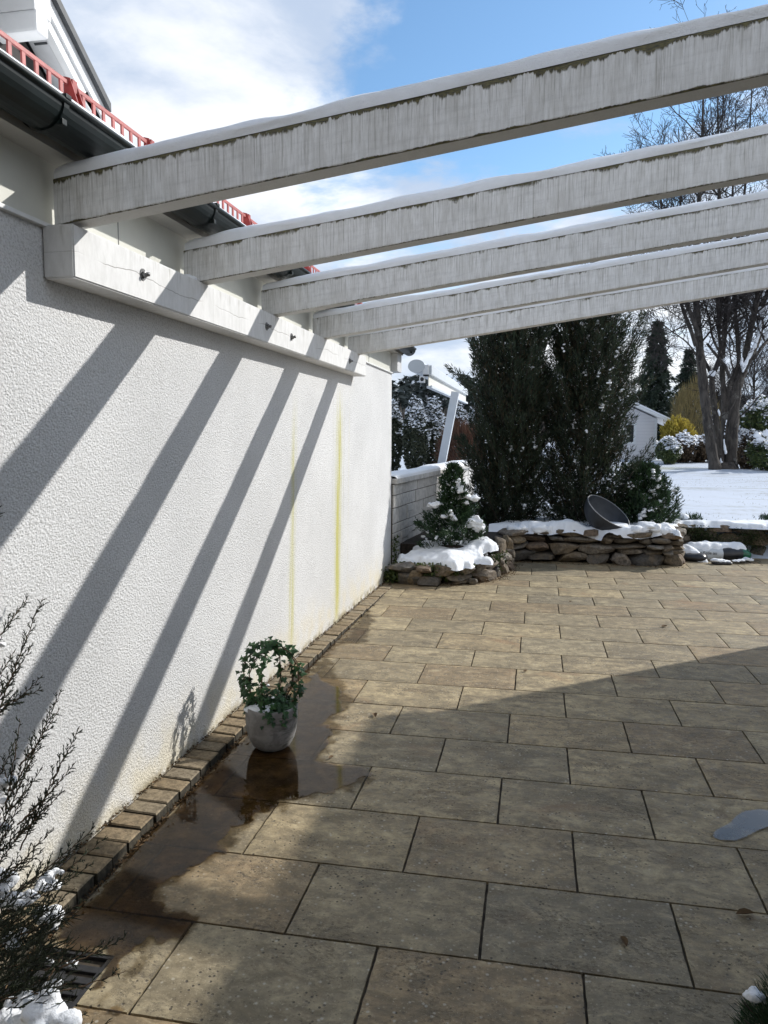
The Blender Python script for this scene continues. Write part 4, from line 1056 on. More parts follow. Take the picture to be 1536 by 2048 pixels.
    def mm(X, Y): return poly_sd(X, Y, poly) + (fbm(np.stack([X * 5, Y * 5, X * 0 + 3], -1), 4) - .5) * .36 - .015
    def bb(X, Y): return .175 + .12 * np.clip((Y - 7.78) / .7, 0, 1) + .05 * np.exp(-((X - .42) ** 2 + (Y - 7.95) ** 2) / .03) + .07 * np.exp(-((X - .72) ** 2 + (Y - 8.4) ** 2) / .03)
    snow_patch('rockery_snow', -.25, 1.0, 7.6, 9.1, .012, mm, bb, .075, T3, drop=.015)
    # dark evergreen ground cover hanging out beneath the snow
    n = 4200; t = RNG.uniform(0, 1, n)
    bx = np.interp(t, [0, .2, .45, .65, .85, 1], [-.16, .12, .44, .68, .84, .92]); by = np.interp(t, [0, .2, .45, .65, .85, 1], [7.80, 7.74, 7.80, 8.02, 8.4, 8.85])
    P = np.stack([bx + RNG.normal(0, .035, n), by + RNG.normal(0, .035, n), RNG.uniform(.03, .22, n)], 1)
    P = P[fbm(P * 7, 2) > .47]
    V, F = leafcards(P, RNG.normal(size=P.shape) + np.array([0, -.6, .5]), RNG.uniform(.010, .020, len(P)))
    np_mesh('ground_cover', V, F, MAT['rhodo'], T3)
    # little green weed at the foot of the house corner
    P = np.stack([RNG.normal(-.19, .055, 420), RNG.normal(7.78, .06, 420), np.abs(RNG.normal(.06, .05, 420)) + .01], 1)
    V, F = leafcards(P, RNG.normal(size=P.shape) + np.array([.3, -.6, .8]), RNG.uniform(.014, .026, 420))
    tag(np_mesh('ivy_plant', V, F, MAT['rhodo']), 'leafy green weed growing at the foot of the house corner', 'plant')
    P = np.stack([RNG.normal(-.215, .018, 160), RNG.normal(8.12, .03, 160), RNG.uniform(.02, .45, 160)], 1)
    V, F = leafcards(P, RNG.normal(size=P.shape) + np.array([.6, -.6, .2]), RNG.uniform(.012, .022, 160))
    tag(np_mesh('climbing_ivy', V, F, MAT['rhodo']), 'thin ivy strand climbing the white garden wall beside the house corner', 'plant')
build_stonework()

# ================================================================== BOWL on the raised bed
def build_bowl():
    n_ = Vector((.516, -.327, .79)).normalized(); c = at(1217, 1022, 9.32)
    rot = Vector((0, 0, 1)).rotation_difference(n_).to_matrix()
    T = empty('fire_bowl', c - n_ * .26, 'dark anthracite bowl tipped over on the snowy stone wall', 'bowl')
    Rr, D = .295, .25
    pr = []
    for t in np.linspace(0, 1, 16): pr.append((Rr * math.sin(t * math.pi / 2 * .98) ** .8 if t > 0 else .001, -D + D * (1 - math.cos(t * math.pi / 2) ** 1.0)))
    pr = [(max(r, .001), z) for r, z in pr]
    m = MB(); m.lathe(pr, c, 48, rot=rot); m.lathe([(r * .965, z * .965 if z < -.01 else z) for r, z in pr], c, 48, rot=rot)
    m.build('bowl', MAT['bowl'], T)
    m = MB(); ring = [c + rot @ Vector((Rr * math.cos(a) * .985, Rr * math.sin(a) * .985, 0)) for a in np.linspace(0, 2 * math.pi, 49)]
    m.tube(ring, .0065, 8, cap=False); m.build('rim', MAT['bowlrim'], T)
    # a slot cut near the upper rim
    m = MB(); up = (Vector((0, 0, 1)) - n_ * n_.z).normalized()
    a0 = math.atan2((rot.inverted() @ up).y, (rot.inverted() @ up).x) + .25
    q = []
    for a in np.linspace(a0 - .14, a0 + .14, 5): q.append((a, -.035)); 
    vs = [c + rot @ Vector((Rr * .945 * math.cos(a), Rr * .945 * math.sin(a), z)) for z in (-.028, -.060) for a, _ in q]
    m.add(vs, [(i, i + 1, i + 6, i + 5) for i in range(4)]); m.build('handle_slot', MAT['plastic'], T)
    low = c - up * Rr * .965; zl = low.z + .012
    # snow lying in the lower lip
    P = []
    for t in np.linspace(0, 1, 60):
        for k in range(60):
            a = 2 * math.pi * k / 60
            r = np.interp(t * 15, range(16), [x[0] for x in pr]) * .955; z = np.interp(t * 15, range(16), [x[1] for x in pr]) * .955
            w = c + rot @ Vector((r * math.cos(a), r * math.sin(a), z))
            if w.z < zl: P.append(w)
    bm_ = bmesh.new()
    for w in P: bm_.verts.new((w.x, w.y, w.z)); 
    for w in P: bm_.verts.new((w.x, w.y, zl + .010))
    bmesh.ops.convex_hull(bm_, input=list(bm_.verts)); me = bpy.data.meshes.new('bowl_snow'); bm_.to_mesh(me); bm_.free()
    link_mesh('bowl_snow', me, MAT['snow'], T)
build_bowl()

# ================================================================== BAGS by the retaining wall
def pillow(mb, c, sx, sy, sz, rz, mi_fn, nu=28, nv=16, seed=0):
    vs = []; fs = []; ca, sa = math.cos(rz), math.sin(rz)
    for i in range(nu + 1):
        u = -1 + 2 * i / nu
        for k in range(nv):
            a = 2 * math.pi * k / nv
            e = (1 - abs(u) ** 5) ** .5
            y = math.cos(a) * (0.35 + .65 * e); z = math.sin(a) * max(.06, e)
            w = float(vnoise(np.array([[u * 3 + seed, y * 3, z * 3]]))[0]) - .5
            x_ = u * sx / 2; y_ = y * sy / 2 * (1 + .16 * w); z_ = z * sz / 2 * (1 + .35 * w)
            if z_ < -sz * .38: z_ = -sz * .38
            vs.append((c[0] + x_ * ca - y_ * sa, c[1] + x_ * sa + y_ * ca, c[2] + z_))
    k0 = len(mb.v); mb.v.extend(vs)
    for i in range(nu):
        for k in range(nv):
            mb.f.append([k0 + i * nv + k, k0 + i * nv + (k + 1) % nv, k0 + (i + 1) * nv + (k + 1) % nv, k0 + (i + 1) * nv + k])
            mb.m.append(mi_fn(-1 + 2 * (i + .5) / nu)); mb.sm.append(True)
    mb.f.append([k0 + k for k in range(nv)]); mb.m.append(mi_fn(-1)); mb.sm.append(False)
    mb.f.append([k0 + nu * nv + k for k in range(nv - 1, -1, -1)]); mb.m.append(mi_fn(1)); mb.sm.append(False)
def build_bags():
    c = (3.50, 10.13, .072)
    T = empty('soil_bag', (3.50, 10.13, 0), 'white, black and green plastic potting soil bag lying under snow', 'bag')
    m = MB(); pillow(m, c, .78, .30, .19, .02, lambda u: 0 if u < .12 else (1 if u < .72 else 2), 40, 20, 4.0)
    m.build('bag', [MAT['bagw'], MAT['bagk'], MAT['bagg']], T)
    cu = bpy.data.curves.new('print', 'FONT'); cu.body = 'Pflanz Erde au'; cu.size = .052; cu.extrude = .0006
    to = bpy.data.objects.new('print_tmp', cu); COL.objects.link(to); bpy.context.view_layer.update()
    me = bpy.data.meshes.new_from_object(to.evaluated_get(bpy.context.evaluated_depsgraph_get())); bpy.data.objects.remove(to)
    for v in me.vertices: 
        x, y, z = v.co; v.co = (3.17 + x * 1.0, 9.968 - z - .0 + abs(y) * .22, .080 + y)
    link_mesh('print', me, MAT['ink'], T)
    def mk(X, Y): return poly_sd(X, Y, [(3.10, 10.02), (3.35, 10.01), (3.7, 10.015), (3.84, 10.04), (3.86, 10.2), (3.8, 10.26), (3.15, 10.26), (3.06, 10.15)])
    def bs(X, Y): return .150 - 1.3 * np.clip(np.abs(Y - 10.14) - .05, 0, 1) ** 1.6 - .9 * np.clip(np.abs(X - 3.48) - .28, 0, 1) ** 1.5
    snow_patch('bag_snow', 2.98, 3.95, 9.95, 10.32, .014, mk, bs, .075, T)
    T = empty('snowy_sack', (3.10, 10.0, 0), 'low sack buried under a lumpy drift of snow beside the stone wall corner', 'bag')
    m = MB(); pillow(m, (3.10, 10.0, .045), .52, .32, .13, -.25, lambda u: 0, 24, 14, 8.0); m.build('sack', MAT['bagk'], T)
    def mk(X, Y): return poly_sd(X, Y, [(2.86, 10.02), (2.98, 9.95), (3.12, 9.90), (3.30, 9.82), (3.36, 9.86), (3.30, 9.98), (3.22, 10.14), (3.0, 10.2), (2.86, 10.16)])
    def bs(X, Y): return .115 - .42 * np.clip(np.hypot((X - 3.05) / 1.4, Y - 10.04) - .08, 0, 1) - .10 * np.clip((X - 3.15) * 3, 0, 1)
    snow_patch('sack_snow', 2.8, 3.5, 9.75, 10.3, .012, mk, bs, .08, T)
    T = empty('garden_bag', (3.48, 9.72, 0), 'small crumpled dark bag edged with snow lying on the paving before the soil bag', 'bag')
    m = MB(); pillow(m, (3.47, 9.74, .016), .24, .14, .05, .12, lambda u: 0, 16, 10, 2.0); m.build('bag', MAT['bagk'], T)
    blobs('bag_snow', [(3.41, 9.72, .04), (3.48, 9.74, .036), (3.53, 9.76, .03)], [(.07, .05, .03), (.06, .05, .025), (.045, .04, .02)], MAT['snow'], T, .6, 3.0)
    T = empty('twig_litter', (3.74, 9.88, 0), 'dark twig litter capped with a strip of snow past the end of the soil bag', 'garden waste')
    m = MB()
    for k in range(14):
        x, y = random.uniform(3.60, 3.86), random.uniform(9.80, 9.95); a = random.uniform(-.5, .5); l = random.uniform(.06, .15)
        m.tube([(x, y, .012), (x + l * .5, y + a * l * .5, .03), (x + l, y + a * l, .015)], .004, 5)
    m.build('twigs', MAT['twig'], T)
    blobs('litter_snow', [(3.66, 9.84, .025), (3.72, 9.87, .03), (3.79, 9.92, .04), (3.84, 9.93, .03)], [(.05, .035, .02), (.05, .03, .02), (.05, .03, .025), (.035, .03, .02)], MAT['snow'], T, .6, 3.0)
build_bags()

# ================================================================== PATIO AWNING on the far side of the garden wall
def build_awning():
    Y0, Y1 = 11.0, 17.0
    T = empty('patio_awning', (-.20, 11.3, 0), 'white aluminium patio awning frame on a leaning post beyond the garden wall', 'awning')
    def X(px, Y): 
        d = (_fw + _r * ((px - 768) / FPX)); return CAM.x + d.x / d.y * Y
    xb = X(850, 11.0)
    xc = X(831, 11.0)
    m = MB()
    prof = [(.118 * math.cos(a), .092 * math.sin(a)) for a in np.linspace(0, 2 * math.pi, 24, endpoint=False)]
    m.prism([(xc + a, 2.50 + c) for a, c in prof], 'y', Y0, Y1); m.build('cassette', MAT['alu'], T)
    m = MB(); m.prism([(xc + a * 1.03, 2.50 + c * 1.03) for a, c in prof], 'y', Y0 - .025, Y0 - .001); m.build('cassette_cap', MAT['lamp'], T)
    m = MB(); m.box(xb - .035, xb + .075, Y0 + .02, Y1, 2.385, 2.515, bev=.004); m.build('guide_beam', MAT['alu'], T)
    m = MB(); m.box(xb - .05, xb + .04, Y0 - .02, Y0 + .019, 2.385, 2.52, bev=.006); m.build('beam_cap', MAT['white'], T)
    m = MB(); m.box(xb - .10, xb - .02, Y0 + .0, Y0 + .05, 2.27, 2.36, bev=.006); bx = m.build('motor_box', MAT['white'], T)
    m = MB(); m.lathe([(.001, 0), (.028, 0), (.028, -.006), (.02, -.008), (.001, -.008)], (xb - .06, Y0 - .001, 2.318), 20, rot=Matrix.Rotation(math.pi / 2, 3, 'X') @ Matrix.Rotation(0, 3, 'Z')); m.build('sensor', MAT['plastic'], bx)
    m = MB(); m.box(xb + .055, xb + .073, Y0 + .06, Y1, 2.22, 2.235, bev=.002); m.box(xb - .0, xb + .075, Y0 + .05, Y1, 2.195, 2.225, bev=.003); m.build('lower_rail', MAT['alu'], T)
    m = MB(); m.box(xb + .018, xb + .028, Y0 + .06, Y1, 2.225, 2.385); m.build('valance', MAT['fabric'], T)
    m = MB()
    m.box(xb - .05, xb + .03, Y0 + .04, Y0 + .06, 2.36, 2.47); m.build('bracket', MAT['plastic'], T)
    # leaning post
    m = MB(); Yp = 12.6; top = Vector((X(908, Yp), Yp, 2.22)); bot = Vector((X(873, Yp) - .13, Yp - .05, -.1)); w = .062
    ax = (top - bot).normalized(); sx_ = Vector((1, 0, 0)); sx_ = (sx_ - ax * sx_.dot(ax)).normalized(); sy_ = ax.cross(sx_)
    vs = [p_ + sx_ * a * w + sy_ * c * w for p_ in (bot, top) for a, c in ((-1, -1), (1, -1), (1, 1), (-1, 1))]
    m.add(vs, [(0, 1, 2, 3), (4, 5, 6, 7)] + [(i, (i + 1) % 4, 4 + (i + 1) % 4, 4 + i) for i in range(4)])
    m.build('post', MAT['alu'], T)
build_awning()

# ================================================================== POTTED IVY
def ivy_leaf(s):
    """five-lobed leaf outline in its own plane"""
    pts = [(0, -.05), (.30, -.32), (.42, -.12), (.78, .02), (.42, .22), (.36, .42), (0, 1.05), (-.36, .42), (-.42, .22), (-.78, .02), (-.42, -.12), (-.30, -.32)]
    return [(x * s, y * s) for x, y in pts]
def build_pot():
    c = Vector((.008, 3.490, 0.004))
    T = empty('potted_ivy', c, 'round mottled concrete pot with ivy trained on a hoop, standing in the puddle', 'potted plant')
    m = MB()
    pr = [(.001, 0), (.060, 0), (.075, .004), (.095, .022), (.111, .052), (.121, .09), (.127, .14), (.128, .190), (.128, .212), (.124, .217), (.117, .214), (.115, .19), (.113, .16)]
    m.lathe(pr, c, 64); m.build('pot', MAT['pot'], T)
    m = MB(); m.lathe([(.114, .180), (.06, .188), (.001, .19)], c, 32); m.build('soil', MAT['soil'], T)
    zc = c.z + .345
    m = MB(); hoops = []
    for k, (rot_, rx, rz_) in enumerate([(0.12, .140, .175), (1.45, .105, .165), (.75, .115, .150)]):
        pts = []
        for a in np.linspace(-.42 * math.pi, 1.42 * math.pi, 48):
            pts.append(Vector((c.x + .0 + math.cos(a) * rx * math.cos(rot_), c.y + math.cos(a) * rx * math.sin(rot_), zc + math.sin(a) * rz_)))
        hoops.append(pts); m.tube([p_ + Vector((random.uniform(-.003, .003),) * 3) for p_ in pts], .0028, 6)
        m.tube([p_ + Vector((.006 * math.sin(i * .9), .006 * math.cos(i * .9), .003 * math.sin(i))) for i, p_ in enumerate(pts)], .0020, 5)
    m.build('hoop_stems', MAT['vine'], T)
    rng = random.Random(4); m = MB()
    def leaf(p_, nrm, up, s):
        nrm = Vector(nrm).normalized(); y = (Vector(up) - nrm * Vector(up).dot(nrm))
        if y.length < 1e-3: y = nrm.orthogonal()
        y.normalize(); x = y.cross(nrm)
        q = ivy_leaf(s); fold = rng.uniform(.10, .35)
        vs = [p_ + x * a + y * b_ - nrm * (abs(a) * fold - .12 * b_ * b_ / s) for a, b_ in q] + [p_ + y * .25 * s + nrm * .0]
        n = len(q); m.add(vs, [(i, (i + 1) % n, n) for i in range(n)])
        return
    st = MB()
    for hi, pts in enumerate(hoops):
        n_l = (150, 120, 125)[hi]
        for k in range(n_l):
            t = rng.random() ** .9; i = int(t * (len(pts) - 1)); p_ = pts[i]
            if p_.z < c.z + .19 and rng.random() < .6: continue
            out = Vector((p_.x - c.x, p_.y - c.y, p_.z - zc)).normalized()
            d = (out * .6 + Vector((rng.gauss(0, .8), rng.gauss(-.35, .8), rng.gauss(.1, .8)))).normalized()
            q = p_ + d * rng.uniform(.008, .034)
            st.tube([p_, (p_ + q) / 2 + Vector((0, 0, .004)), q], .0008, 4)
            leaf(q, (d + Vector((.1, -.6, .6))).normalized(), d + Vector((0, 0, -.4)) + Vector((rng.gauss(0, .5),) * 3), rng.uniform(.012, .030))
    for k in range(260):                                  # bushy foot of the plant, some trailing over the rim
        a = rng.uniform(0, 2 * math.pi); r = rng.uniform(.02, .125); z = c.z + .20 + rng.uniform(0, .085) * (1.2 - r / .13)
        if math.sin(a) < -.2 and math.cos(a) < .15 and rng.random() < .75: continue
        p_ = Vector((c.x + r * math.cos(a), c.y + r * math.sin(a), z))
        leaf(p_, (math.cos(a) * .5 + rng.gauss(0, .4), math.sin(a) * .5 - .4, .7 + rng.gauss(0, .3)), (rng.gauss(0, 1), rng.gauss(0, 1), -.4), rng.uniform(.014, .028))
    for a0, n_ in ((-1.35, 9), (-.75, 8), (-2.7, 6), (-.2, 6)):       # trailing strands
        for k in range(n_):
            a = a0 + rng.gauss(0, .10); z = c.z + .225 - k * .010
            p_ = Vector((c.x + (.130) * math.cos(a), c.y + .130 * math.sin(a), z + rng.uniform(-.006, .008)))
            leaf(p_, (math.cos(a), math.sin(a), .5), (rng.gauss(0, .4), rng.gauss(0, .4), -1), rng.uniform(.014, .026))
    for k in range(46):                                   # left strand winding up the hoop
        t = k / 45; a = math.pi + .05 + (1 - t) * .75; 
        p_ = Vector((c.x + math.cos(a) * .135 + rng.gauss(0, .012), c.y - .02 + rng.gauss(0, .012), zc + math.sin(a) * .16 + rng.gauss(0, .008)))
        leaf(p_, (rng.gauss(0, .6), -.7, .5), (rng.gauss(0, .8), 0, rng.gauss(0, .8)), rng.uniform(.010, .020))
    k = len(m.v); m.v += st.v; m.f += [[i + k for i in f] for f in st.f]; m.m += [1] * len(st.f); m.sm += st.sm
    m.build('ivy_foliage', [MAT['ivy'], MAT['vine']], T)
    merge(blobs('snow_clumps', [(c.x - .055, c.y - .075, c.z + .205), (c.x - .02, c.y - .085, c.z + .207), (c.x + .01, c.y - .06, c.z + .222), (c.x - .03, c.y + .01, zc + .150), (c.x + .0, c.y - .05, zc - .02), (c.x - .04, c.y - .03, zc + .02), (c.x + .03, c.y - .06, zc - .075)],
          [(.052, .034, .026), (.04, .03, .022), (.032, .025, .022), (.016, .014, .013), (.010, .010, .008), (.009, .008, .008), (.009, .009, .007)], MAT['snow'], T, .45, 1.8), .003, 3, .5, .006)
build_pot()

# ================================================================== DRAIN GRATE
def build_drain():
    T = empty('drain_grate', (-.06, 1.80, 0), 'black slatted plastic drain grate in the paving under the juniper', 'drain')
    x0, x1, y0, y1 = -.172, .062, 1.48, 1.94
    m = MB()
    for a in ((x0, x1, y0, y0 + .012), (x0, x1, y1 - .012, y1), (x0, x0 + .012, y0 + .012, y1 - .012), (x1 - .012, x1, y0 + .012, y1 - .012)): m.box(a[0], a[1], a[2], a[3], -.03, -.001, bev=.002)
    m.build('frame', MAT['plastic'], T)
    m = MB(); y = y0 + .022
    while y < y1 - .04:
        m.box(x0 + .013, x1 - .013, y, y + .026, -.022, -.004, bev=.003); y += .046
    m.box((x0 + x1) / 2 - .008, (x0 + x1) / 2 + .008, y0 + .013, y1 - .013, -.028, -.010)
    m.build('slats', MAT['plastic'], T)
    m = MB(); m.box(x0 - .005, x1 + .005, y0 - .005, y1 + .005, -.12, -.09); m.build('sump', MAT['darkwood'], T)
build_drain()

# ================================================================== VEGETATION
Z_LAWN = 0.375
def plume_tree(name, base, H, radius_fn, n_pl, per, label, cat_, mat, mat2=None, group=None, sl=(.045, .095), sw=.0105, snow_n=150, snow_r=(.018, .05), lean=(0, 0), up=1.5, seed=1, inner=9000, snow_bias=(0.4, -0.2, 0.6), plume_l=(.5, .95), zsnow=(.0, 1.0), spread=.05, wisp=.1):
    rng = np.random.default_rng(seed); global RNG; keep = RNG; RNG = rng
    B = np.array(base, float)
    T = empty(name, base, label, cat_, group)
    m = MB(); m.tube([B - np.array([0, 0, .1]), B + np.array([lean[0] * .5, lean[1] * .5, H * .5]), B + np.array([lean[0], lean[1], H * .93])], [.055 * H / 3.2, .035 * H / 3.2, .006], 8)
    br = MB(); tips = []
    PS, DS = [], []
    for k in range(n_pl):
        hf = rng.uniform(.0, 1.0) ** .85; a = rng.uniform(0, 2 * math.pi)
        re = radius_fn(hf) * (rng.uniform(.45, 1.0) + .30 * (rng.random() < wisp))
        e = B + np.array([math.cos(a) * re + lean[0] * hf, math.sin(a) * re + lean[1] * hf, hf * H])
        L = rng.uniform(*plume_l) * (.6 + .6 * min(1, H / 3))
        od = np.array([math.cos(a), math.sin(a), 0]); d = norm(od * rng.uniform(.35, 1.0) + np.array([0, 0, up]) + rng.normal(0, .16, 3))
        s0 = e - d * L
        s0[:2] = B[:2] + (s0[:2] - B[:2]) * .55
        s0[2] = max(s0[2], B[2] + .02)
        mid = (s0 + e) / 2 + od * .05 * L
        br.tube([s0, mid, e], [.010, .006, .002], 4, cap=False)
        n = per; t = rng.uniform(.12, 1.0, n) ** .8
        p_ = s0 * ((1 - t) ** 2)[:, None] + mid * (2 * t * (1 - t))[:, None] + e * (t ** 2)[:, None]
        tang = norm((mid - s0) * (1 - t)[:, None] + (e - mid) * t[:, None])
        wob = rng.normal(0, 1, (n, 3)) * (spread * (1.15 - t) + .012)[:, None]
        PS.append(p_ + wob); DS.append(tang + rng.normal(0, .42, (n, 3)))
        tips.append((e, d, od, hf))
    PS = np.concatenate(PS); DS = np.concatenate(DS)
    hf = rng.uniform(0, .97, inner); a = rng.uniform(0, 2 * math.pi, inner); rr = np.sqrt(rng.uniform(0, 1, inner)) * np.array([radius_fn(h) for h in hf]) * .72
    PI = B + np.stack([np.cos(a) * rr + lean[0] * hf, np.sin(a) * rr + lean[1] * hf, hf * H], 1)
    DI = np.stack([np.cos(a) * .5, np.sin(a) * .5, np.full(inner, up * .8)], 1) + rng.normal(0, .5, (inner, 3))
    m.build('trunk', MAT['trunk'], T); br.build('branches', MAT['trunk'], T)
    v1, f1 = sprigs(PS, DS, rng.uniform(sl[0], sl[1], len(PS)), sw); v2, f2 = sprigs(PI, DI, rng.uniform(sl[0], sl[1], inner) * 1.1, sw * 1.25)
    V, F = cat((v1, f1), (v2, f2))
    mi = np.concatenate([(rng.random(len(f1)) < .10).astype(int), (rng.random(len(f2)) < .45).astype(int)])
    np_mesh('crown', V, F, [mat, mat2 or mat], T, mi=mi)
    if snow_n:
        cs, rs = [], []; sb = np.array(snow_bias)
        w = np.array([max(.02, .35 + np.dot(t_[2], sb)) * (1.0 if zsnow[0] <= t_[3] <= zsnow[1] else .12) for t_ in tips]); w /= w.sum()
        for k in range(snow_n):
            e, d, od, hf = tips[rng.choice(len(tips), p=w)]
            p_ = e - d * rng.uniform(.02, .32) + rng.normal(0, .03, 3) + np.array([0, 0, .012]); r = rng.uniform(*snow_r) * rng.uniform(.5, 1.15)
            for q in range(4):
                r2 = r * rng.uniform(.30, .72); cs.append(p_ + d * rng.uniform(-1, 1) * r * 1.3 + rng.normal(0, r * .40, 3)); rs.append((r2 * rng.uniform(.8, 1.4), r2 * rng.uniform(.8, 1.3), r2 * rng.uniform(.6, 1.0)))
        blobs('snow_clumps', cs, rs, MAT['snow'], T, .75, 2.6, ICO1 if snow_n > 100 else ICO2, .8)
        # powder caught on the sprays
        n = snow_n * 60; q = rng.choice(len(PS), n); wgt = fbm(PS[q] * 3.2, 3); side = ((PS[q] - B) * sb).sum(1)
        s_ = q[(wgt + .10 * side - .10 * ((PS[q] - B)[:, 2] / H - .35) > .49)]
        V, F = leafcards(PS[s_] + np.array([0, 0, .008]), rng.normal(0, .5, (len(s_), 3)) + np.array([0, -.35, 1.0]), rng.uniform(.005, .015, len(s_)) * (sw / .014))
        np_mesh('powder_snow', V, F, MAT['snow'], T)
    RNG = keep
    return T
def interp(xs, ys): return lambda h: float(np.interp(h, xs, ys))

plume_tree('juniper_tree', (.88, 10.35, .30), 3.15, interp([0, .12, .35, .62, .82, .94, 1.0], [.54, .58, .60, .70, .64, .38, .10]), 260, 270,
           'tall dark juniper nearer the white garden wall, feathery and vase-shaped', 'conifer', MAT['juniper'], MAT['juniperb'], snow_n=110, snow_r=(.012, .036), seed=2, inner=15000, zsnow=(.0, .45), snow_bias=(.7, -.5, .2), wisp=.22, up=1.25, spread=.04)
plume_tree('juniper_tree', (1.88, 10.55, .30), 3.45, interp([0, .12, .35, .62, .82, .94, 1.0], [.80, .80, .74, .70, .56, .34, .08]), 280, 270,
           'tall dark juniper behind the tipped bowl, snowy in its upper sprays', 'conifer', MAT['juniper'], MAT['juniperb'], snow_n=190, snow_r=(.012, .040), seed=3, inner=16000, snow_bias=(.5, -.5, .4), wisp=.22, up=1.25, spread=.04)
plume_tree('juniper_shrub', (2.62, 10.40, .30), .86, interp([0, .25, .6, .85, 1.0], [.46, .48, .40, .28, .12]), 110, 150,
           'low green juniper shrub loaded with snow beside the tipped bowl', 'shrub', MAT['yew'], MAT['juniper'], snow_n=95, seed=4, inner=3600, wisp=.3, sl=(.05, .09), sw=.013, plume_l=(.3, .5), snow_bias=(.3, -.6, .3))
plume_tree('yew_bush', (.36, 8.50, .20), 1.03, interp([0, .15, .38, .52, .72, .9, 1.0], [.20, .36, .43, .27, .17, .09, .03]), 78, 170,
           'small dark green yew bush with snow clumps in the rockery by the garden wall', 'shrub', MAT['yew'], MAT['yew'], snow_n=85, seed=5, inner=3600, sl=(.035, .065), sw=.011, plume_l=(.22, .42), snow_r=(.015, .042), snow_bias=(.6, -.4, .3), up=.95, spread=.022, wisp=.4)
blobs_y = merge(blobs('snow_clumps', [(.62, 8.38, .56), (.66, 8.42, .52), (.58, 8.35, .60), (.16, 8.35, .76), (.22, 8.34, .78), (.33, 8.25, .66), (.40, 8.26, .63), (.60, 8.42, .84), (.53, 8.42, .86), (.44, 8.38, .98), (.46, 8.36, .92)],
      [(.085, .07, .075), (.06, .05, .06), (.05, .05, .04), (.055, .05, .035), (.05, .04, .03), (.06, .04, .03), (.04, .03, .03), (.06, .05, .03), (.05, .05, .028), (.035, .03, .05), (.03, .03, .05)], MAT['snow'], bpy.data.objects['yew_bush'], .9, 2.6, ICO3, .7), .007, 2, .5, .035)

# ---- twiggy plants ------------------------------------------------
def grow(mb, p, d, L, r, lev, rng, kids, curve=.25, n=None, up=.12, ang=(.5, 1.0), minr=.004, sides=(6, 5, 4, 3, 3), out=None, lratio=(.45, .7)):
    nseg = max(3, min(7, int(L / .35) + 2)) if n is None else n
    pts = [Vector(p)]; d = Vector(d).normalized()
    for i in range(nseg):
        d = (d + Vector((rng.gauss(0, curve), rng.gauss(0, curve), rng.gauss(0, curve) + up)) * .5).normalized()
        pts.append(pts[-1] + d * (L / nseg))
    rad = [max(minr, r * (1 - .78 * i / nseg)) for i in range(nseg + 1)]
    mb.tube(pts, rad, sides[min(lev, len(sides) - 1)], cap=False)
    if out is not None: out.append((pts, rad, lev))
    if lev < len(kids):
        for k in range(kids[lev]):
            t = rng.uniform(.22, 1.0); i = min(nseg - 1, int(t * nseg)); f = t * nseg - i
            q = pts[i].lerp(pts[i + 1], f); tg = (pts[i + 1] - pts[i]).normalized()
            ax = tg.orthogonal().normalized(); ax.rotate(Matrix.Rotation(rng.uniform(0, 2 * math.pi), 3, tg))
            dd = (tg * math.cos(a := rng.uniform(*ang)) + ax * math.sin(a)).normalized()
            grow(mb, q, dd, L * rng.uniform(*lratio) * (1.15 - .5 * t), max(minr, r * (1 - .78 * t) * .55), lev + 1, rng, kids, curve, None, up, ang, minr, sides, out, lratio)

